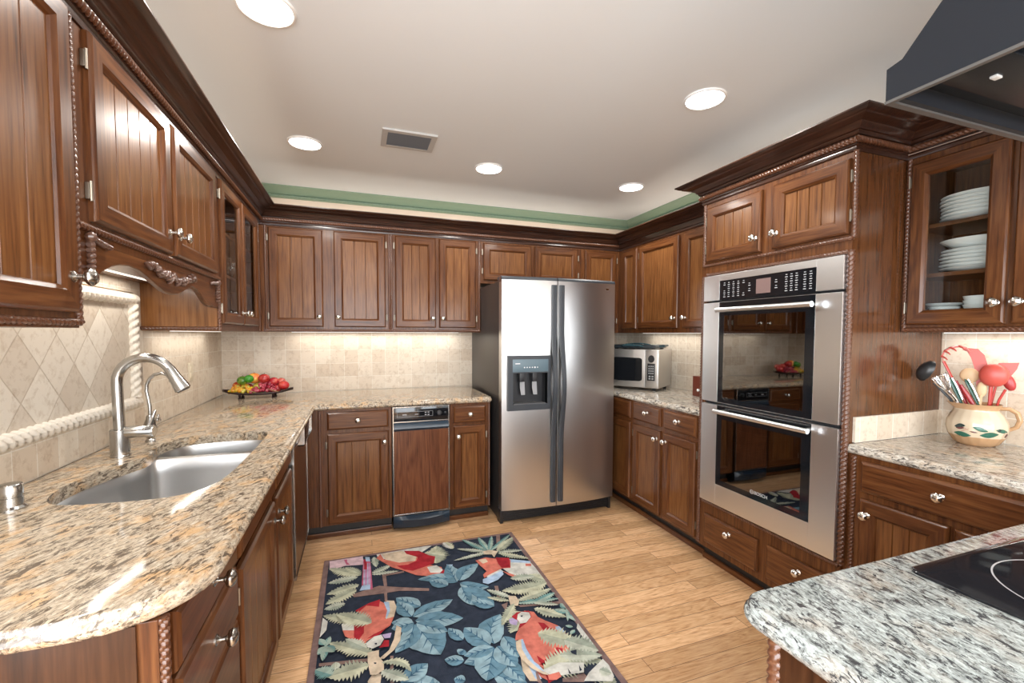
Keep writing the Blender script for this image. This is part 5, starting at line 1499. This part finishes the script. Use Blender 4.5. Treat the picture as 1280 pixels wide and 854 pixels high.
RUG = [('P','br',[(.931,-1.458),(1.071,-1.422),(1.172,-1.47),(1.323,-1.534),(1.319,-1.557),(1.169,-1.505),(1.092,-1.502),(.944,-1.486)]),('P','br',[(1.092,-1.313),(1.113,-1.317),(1.112,-1.437),(1.096,-1.437)]),('P','br',[(1.103,-1.314),(1.213,-1.313),(1.212,-1.329),(1.105,-1.333)]),('P','br',[(1.093,-1.491),(1.108,-1.496),(1.103,-1.629),(1.092,-1.625)]),('P','br',[(.811,-1.924),(1.007,-1.962),(1.006,-1.981),(.812,-1.942)]),('P','br',[(1.092,-1.977),(1.105,-1.981),(1.094,-2.125),(1.082,-2.121)]),('P','br',[(1.723,-1.828),(1.941,-1.865),(1.95,-1.89),(1.73,-1.846)]),('P','br',[(1.66,-1.627),(1.679,-1.633),(1.654,-1.777),(1.639,-1.771)]),('P','br',[(1.849,-1.052),(1.874,-1.06),(1.809,-1.274),(1.787,-1.266)]),('P','br',[(1.646,-1.797),(1.682,-1.788),(1.657,-1.843),(1.648,-1.83)]),('P','br',[(1.729,-2.326),(1.821,-2.331),(1.826,-2.353),(1.8,-2.371),(1.721,-2.343)]),('P','br',[(1.639,-2.261),(1.648,-2.264),(1.642,-2.316),(1.628,-2.311)]),('P','pk',[(.802,-1.046),(.991,-1.06),(.997,-1.166),(.893,-1.145),(.809,-1.166)]),('P','ro',[(.884,-1.07),(.902,-1.07),(.902,-1.104),(.92,-1.14),(.899,-1.133)]),('F','c',(.979,-1.28,.804,-1.143),.1,0),('F','c',(.979,-1.26,.893,-1.16),.06,0),('F','s',(.962,-1.295,.807,-1.306),.08,0),('F','c',(.969,-1.375,.808,-1.416),.09,0),('F','c',(.956,-1.419,.808,-1.505),.1,0),('F','s',(1.039,-1.281,1.15,-1.219),.06,0),('F','s',(1.039,-1.294,1.186,-1.304),.04,0),('F','s',(1.056,-1.095,1.065,-1.219),.05,0),('F','s',(.902,-1.529,.805,-1.548),.07,0),('F','c',(1.013,-1.71,.803,-1.598),.1,0),('P','wh',[(1.071,-1.068),(1.222,-1.062),(1.364,-1.051),(1.41,-1.067),(1.303,-1.164),(1.083,-1.135)]),('F','c',(1.404,-1.292,1.44,-1.077),.16,0),('F','c',(1.35,-1.148,1.469,-1.222),.13,0),('P','co',[(1.069,-1.115),(1.094,-1.068),(1.112,-1.145),(1.21,-1.195),(1.303,-1.164),(1.359,-1.292),(1.424,-1.343),(1.426,-1.415),(1.347,-1.421),(1.275,-1.383),(1.213,-1.313),(1.148,-1.248)]),('P','cr',[(1.101,-1.07),(1.221,-1.071),(1.302,-1.172),(1.288,-1.222),(1.194,-1.212),(1.119,-1.148)]),('P','re',[(1.236,-1.076),(1.325,-1.106),(1.376,-1.181),(1.41,-1.209),(1.39,-1.287),(1.328,-1.31),(1.261,-1.33),(1.215,-1.3),(1.177,-1.243),(1.241,-1.251),(1.295,-1.224),(1.308,-1.182),(1.247,-1.121)]),('P','wh',[(1.345,-1.316),(1.4,-1.313),(1.426,-1.373),(1.413,-1.407),(1.353,-1.382)]),('P','re',[(1.425,-1.379),(1.47,-1.374),(1.468,-1.401),(1.408,-1.433),(1.38,-1.433)]),('P','lb',[(1.457,-1.325),(1.492,-1.337),(1.477,-1.376),(1.459,-1.355)]),('P','ro',[(.994,-1.105),(1.033,-1.118),(1.038,-1.448),(.981,-1.428)]),('P','lb',[(.996,-1.151),(1.0,-1.152),(.998,-1.41),(.991,-1.407)]),('P','li',[(1.006,-1.155),(1.01,-1.156),(1.008,-1.413),(1.001,-1.411)]),('P','lb',[(1.017,-1.158),(1.021,-1.16),(1.017,-1.416),(1.01,-1.414)]),('P','li',[(1.027,-1.162),(1.031,-1.163),(1.027,-1.42),(1.02,-1.417)]),('P','re',[(.998,-1.106),(1.012,-1.108),(1.01,-1.229),(.996,-1.224)]),('P','lb',[(1.005,-1.077),(1.03,-1.086),(1.033,-1.141),(1.008,-1.133)]),('P','lb',[(.984,-1.393),(1.026,-1.395),(1.025,-1.443),(.971,-1.437)]),('L','b',(1.481,-1.527,1.276,-1.43),.09,-.03),('L','b',(1.474,-1.524,1.464,-1.328),.09,0),('L','b',(1.491,-1.517,1.637,-1.373),.1,.02),('L','b',(1.489,-1.542,1.631,-1.629),.09,-.02),('L','b',(1.488,-1.592,1.606,-1.803),.14,0),('L','b',(1.423,-1.545,1.335,-1.463),.08,0),('L','b',(1.491,-1.58,1.493,-1.742),.07,0),('L','b',(1.257,-1.682,1.148,-1.568),.09,0),('L','b',(1.212,-1.75,1.422,-1.676),.1,0),('L','b',(1.22,-1.782,1.44,-1.839),.12,0),('L','b',(1.217,-1.809,1.295,-2.043),.17,0),('L','b',(1.223,-1.802,1.351,-1.91),.09,0),('L','b',(1.211,-1.807,1.113,-1.972),.09,.02),('L','b',(1.208,-1.787,1.112,-1.763),.07,0),('L','b',(1.206,-1.748,1.154,-1.605),.08,0),('L','b',(1.212,-1.798,1.109,-1.808),.1,0),('L','b',(1.527,-2.057,1.616,-1.87),.12,.03),('L','b',(1.509,-2.059,1.427,-1.91),.11,0),('L','b',(1.403,-1.989,1.357,-1.89),.06,0),('L','b',(1.517,-2.081,1.376,-2.127),.09,.02),('L','b',(1.519,-2.082,1.439,-2.245),.14,0),('L','b',(1.535,-2.076,1.575,-2.214),.1,0),('L','b',(1.583,-2.026,1.602,-2.169),.08,0),('L','b',(1.52,-2.079,1.385,-2.086),.07,0),('L','b',(1.133,-2.139,1.235,-2.078),.09,0),('L','b',(1.379,-2.114,1.304,-2.08),.06,0),('L','b',(1.36,-2.218,1.32,-2.194),.05,0),('L','b',(1.604,-1.804,1.508,-1.728),.07,0),('L','b',(1.394,-2.051,1.367,-2.072),.05,0),('F','s',(1.736,-1.273,1.504,-1.304),.045,0),('F','s',(1.736,-1.273,1.553,-1.168),.05,0),('F','g',(1.736,-1.273,1.605,-1.044),.05,0),('F','g',(1.736,-1.273,1.721,-1.056),.05,0),('F','g',(1.736,-1.273,1.813,-1.069),.04,0),('F','g',(1.736,-1.273,1.942,-1.084),.04,0),('F','wh',(1.53,-1.16,1.489,-1.041),.07,0),('F','c',(1.786,-1.282,1.943,-1.132),.08,0),('F','c',(1.783,-1.306,1.944,-1.433),.06,0),('F','s',(1.787,-1.291,1.943,-1.32),.05,0),('P','cr',[(1.701,-1.253),(1.742,-1.25),(1.79,-1.283),(1.761,-1.323),(1.745,-1.349),(1.742,-1.308),(1.698,-1.293)]),('P','wh',[(1.756,-1.487),(1.829,-1.409),(1.932,-1.475),(1.948,-1.676),(1.838,-1.598),(1.798,-1.624)]),('P','lb',[(1.818,-1.393),(1.937,-1.461),(1.929,-1.481),(1.82,-1.436)]),('P','co',[(1.628,-1.347),(1.695,-1.331),(1.748,-1.365),(1.829,-1.409),(1.799,-1.495),(1.749,-1.484),(1.677,-1.522),(1.627,-1.545),(1.629,-1.512),(1.659,-1.482),(1.637,-1.402)]),('P','re',[(1.752,-1.351),(1.829,-1.385),(1.801,-1.488),(1.751,-1.478),(1.745,-1.425)]),('P','cr',[(1.644,-1.345),(1.691,-1.346),(1.695,-1.385),(1.661,-1.396)]),('P','co',[(1.747,-1.512),(1.819,-1.598),(1.8,-1.618),(1.762,-1.558)]),('P','wh',[(1.645,-1.531),(1.74,-1.488),(1.749,-1.519),(1.643,-1.563)]),('P','lb',[(1.617,-1.554),(1.64,-1.549),(1.743,-1.503),(1.741,-1.544),(1.694,-1.587),(1.63,-1.61),(1.607,-1.589)]),('P','co',[(1.899,-1.478),(1.93,-1.489),(1.92,-1.515),(1.889,-1.504)]),('F','c',(1.869,-1.595,1.947,-1.688),.1,0),('F','c',(1.939,-1.698,1.681,-1.694),.13,.02),('F','s',(1.763,-1.598,1.904,-1.621),.08,0),('F','c',(1.732,-1.804,1.94,-1.76),.07,0),('F','g',(1.725,-1.823,1.94,-1.853),.05,0),('F','s',(1.706,-1.761,1.609,-1.658),.05,0),('F','c',(1.69,-1.789,1.59,-1.721),.04,0),('F','g',(1.812,-1.842,1.945,-1.798),.05,0),('P','cr',[(1.698,-1.747),(1.734,-1.76),(1.738,-1.806),(1.718,-1.842),(1.683,-1.83),(1.69,-1.789)]),('F','c',(1.663,-1.845,1.615,-2.02),.13,.05),('F','c',(1.705,-1.818,1.594,-1.958),.06,0),('F','c',(1.786,-1.888,1.908,-2.001),.08,0),('F','s',(1.803,-1.846,1.915,-1.901),.04,0),('L','g',(1.93,-1.969,1.875,-1.929),.04,0),('L','g',(1.938,-1.941,1.926,-1.894),.04,0),('L','g',(1.957,-1.916,1.899,-2.032),.02,0),('L','g',(1.922,-1.986,1.944,-2.047),.03,0),('L','g',(1.903,-2.075,1.874,-2.056),.02,0),('L','g',(1.901,-2.097,1.869,-2.116),.02,0),('P','wh',[(1.937,-2.059),(1.948,-2.1),(1.941,-2.159),(1.935,-2.214),(1.912,-2.166),(1.916,-2.088)]),('P','cr',[(1.62,-2.081),(1.657,-2.069),(1.645,-2.146),(1.652,-2.216),(1.67,-2.265),(1.68,-2.303),(1.659,-2.289),(1.628,-2.247),(1.607,-2.186),(1.607,-2.125)]),('P','lb',[(1.647,-2.073),(1.657,-2.077),(1.65,-2.163),(1.663,-2.241),(1.671,-2.286),(1.652,-2.255),(1.632,-2.194),(1.63,-2.133)]),('P','co',[(1.732,-1.89),(1.774,-1.915),(1.777,-1.956),(1.8,-1.993),(1.841,-2.044),(1.855,-2.12),(1.818,-2.206),(1.775,-2.244),(1.72,-2.24),(1.675,-2.267),(1.652,-2.216),(1.648,-2.139),(1.655,-2.076),(1.62,-2.073),(1.637,-2.036),(1.671,-1.999),(1.716,-1.963)]),('P','re',[(1.762,-1.993),(1.788,-2.007),(1.797,-2.043),(1.814,-2.062),(1.81,-2.096),(1.792,-2.068),(1.765,-2.058)]),('P','re',[(1.675,-2.187),(1.693,-2.223),(1.748,-2.204),(1.775,-2.171),(1.797,-2.187),(1.783,-2.217),(1.743,-2.24),(1.699,-2.236),(1.666,-2.235),(1.68,-2.254),(1.671,-2.223)]),('P','re',[(1.658,-1.914),(1.692,-1.891),(1.755,-1.898),(1.749,-1.946),(1.71,-1.98),(1.663,-2.005),(1.653,-2.015),(1.682,-1.97)]),('P','wh',[(1.693,-1.907),(1.717,-1.895),(1.75,-1.911),(1.746,-1.945),(1.711,-1.976),(1.681,-1.975),(1.677,-1.94)]),('P','nv',[(1.702,-1.92),(1.713,-1.922),(1.708,-1.932),(1.7,-1.929)]),('P','li',[(1.641,-1.928),(1.661,-1.925),(1.677,-1.95),(1.66,-1.981),(1.64,-1.965),(1.635,-1.954)]),('P','lb',[(1.826,-2.048),(1.845,-2.05),(1.853,-2.085),(1.846,-2.126),(1.821,-2.1)]),('F','c',(1.733,-2.061,1.88,-2.179),.14,0),('F','s',(1.825,-2.143,1.945,-2.25),.13,0),('F','c',(1.672,-2.273,1.888,-2.253),.17,0),('F','s',(1.765,-2.218,1.939,-2.279),.09,0),('P','wh',[(1.667,-2.271),(1.747,-2.256),(1.844,-2.29),(1.818,-2.337),(1.737,-2.322),(1.687,-2.312)]),('P','nv',[(1.821,-2.211),(1.85,-2.213),(1.835,-2.242),(1.82,-2.226)]),('P','nv',[(1.818,-2.295),(1.817,-2.323),(1.805,-2.326)]),('P','nv',[(1.767,-2.295),(1.768,-2.326),(1.759,-2.323)]),('P','co',[(1.676,-2.301),(1.725,-2.301),(1.725,-2.325),(1.698,-2.335),(1.67,-2.326)]),('P','wh',[(1.837,-2.344),(1.928,-2.297),(1.934,-2.336),(1.922,-2.393),(1.903,-2.413),(1.797,-2.376)]),('F','s',(1.882,-2.346,1.919,-2.379),.06,0),('P','cr',[(1.1,-1.586),(1.136,-1.599),(1.144,-1.655),(1.126,-1.73),(1.09,-1.756),(1.082,-1.685)]),('P','lb',[(1.087,-1.593),(1.111,-1.601),(1.112,-1.675),(1.091,-1.737)]),('P','wh',[(.891,-1.705),(.945,-1.705),(.946,-1.77),(.897,-1.753)]),('P','co',[(.951,-1.619),(1.003,-1.596),(1.064,-1.574),(1.087,-1.603),(1.098,-1.67),(1.085,-1.735),(1.126,-1.73),(1.105,-1.789),(1.031,-1.843),(.998,-1.865),(.987,-1.909),(1.007,-1.932),(.967,-1.902),(.957,-1.85),(.909,-1.8),(.897,-1.753),(.946,-1.77),(.995,-1.751),(1.001,-1.696)]),('P','re',[(.951,-1.619),(1.016,-1.579),(1.07,-1.565),(1.062,-1.627),(1.003,-1.596),(.962,-1.643)]),('P','re',[(.946,-1.733),(.99,-1.749),(.989,-1.802),(.957,-1.859),(.946,-1.813)]),('P','re',[(.999,-1.848),(1.052,-1.841),(1.105,-1.78),(1.076,-1.806),(1.031,-1.826)]),('F','c',(1.023,-1.742,.865,-1.62),.12,0),('P','wh',[(.996,-1.876),(1.031,-1.843),(1.063,-1.841),(1.072,-1.874),(1.055,-1.909),(1.023,-1.92),(.998,-1.901)]),('P','nv',[(1.032,-1.887),(1.042,-1.889),(1.041,-1.9),(1.033,-1.897)]),('P','li',[(1.066,-1.842),(1.09,-1.842),(1.107,-1.843),(1.099,-1.875),(1.075,-1.871)]),('P','re',[(1.072,-1.882),(1.093,-1.889),(1.09,-1.929),(1.049,-1.923),(1.063,-1.904)]),('P','cr',[(1.132,-1.798),(1.152,-1.823),(1.14,-1.906),(1.109,-1.959),(1.065,-1.997),(1.046,-1.991),(1.089,-1.952),(1.114,-1.888)]),('F','c',(1.027,-1.954,.843,-1.819),.09,0),('F','s',(.998,-1.905,.91,-1.817),.06,0),('P','cr',[(1.002,-1.938),(1.048,-1.938),(1.046,-1.976),(1.064,-2.019),(1.062,-2.061),(1.032,-2.077),(1.009,-2.069),(1.001,-1.997)]),('P','nv',[(1.025,-2.005),(1.035,-2.009),(1.034,-2.017),(1.026,-2.014)]),('F','c',(1.055,-2.016,1.166,-2.107),.05,.03),('F','c',(1.006,-2.013,.846,-2.026),.12,0),('F','s',(1.052,-2.064,1.152,-2.145),.07,0),('P','wh',[(.805,-1.628),(.829,-1.665),(.827,-1.728),(.802,-1.772)]),('L','g',(.829,-1.839,.846,-1.778),.03,0),('L','g',(.826,-1.829,.8,-1.779),.03,0),('L','g',(.829,-1.839,.803,-1.884),.04,0),('L','g',(.832,-1.839,.825,-1.929),.03,0),('L','g',(.834,-1.84,.869,-1.888),.04,0),('L','s',(.877,-1.996,.875,-1.953),.04,0),('F','g',(.868,-2.02,.8,-1.97),.08,0)]
# the near part, below the photograph's edge, repeats the same motif turned round
rshape([e for e in RUG[2:] if (e[2][1] if e[0] != 'P' else e[2][0][1]) > -1.75], lambda x, y: (RX0 + RX1 - x, RY0 + RY1 - y))
rshape(RUG)
obj('pile', b, rmats, rg_, smooth=0)

# ================================================================== UNDER-CABINET LIGHTS
bar_m = mat('light_bar', (1, 1, 1), .5, emit=(1, .95, .86), es=1.0)
def bar(label, loc, sx, sy, power):
    b = B(); b.box(loc[0] - sx / 2, loc[0] + sx / 2, loc[1] - sy / 2, loc[1] + sy / 2, loc[2] - .0035, loc[2] - .0005)
    tag(obj('light_bar', b, bar_m, None, smooth=0), label, 'light bar', 'slim light bars under the wall cabinets')
    area('undercabinet_beam', (loc[0], loc[1], loc[2] - .005), (0, 0, 0), sx, sy, power, (1, .94, .85))
bar('slim light bar tucked under the back wall cabinets', (1.15, -.10, UB), 1.3, .02, UNDERCAB_W * 1.3)
bar('slim light bar tucked under the cabinets over the microwave', (W - .10, -.95, UB), .02, 1.1, UNDERCAB_W)
bar('slim light bar tucked under the cabinet over the utensil pitcher', (W - .10, -2.92, UB), .02, .6, UNDERCAB_W * .7)
bar('slim light bar tucked behind the carved valance over the sink', (.10, -1.89, 1.612), .02, .9, UNDERCAB_W * 1.5)
bar('slim light bar tucked under the left glass door cabinet', (.10, -.80, UB), .02, .8, UNDERCAB_W * .8)
bar('slim light bar tucked under the nearest left wall cabinet', (.10, -2.72, UB), .02, .4, UNDERCAB_W * .4)

# above-cabinet cove lights, lying on top of the wall cabinets behind the crown moulding
for n_, lc_, sx_, sy_ in (('left', (.15, -1.6, 2.16), .06, 2.5), ('back', (1.8, -.15, 2.16), 2.8, .06), ('right', (W - .15, -1.0, 2.16), .06, 1.3), ('oven', (W - .3, -2.3, 2.16), .06, 1.4)):
    area('cove_beam_' + n_, lc_, (PI, 0, 0), sx_, sy_, COVE_W * max(sx_, sy_) / 2.5, (1, .86, .72))
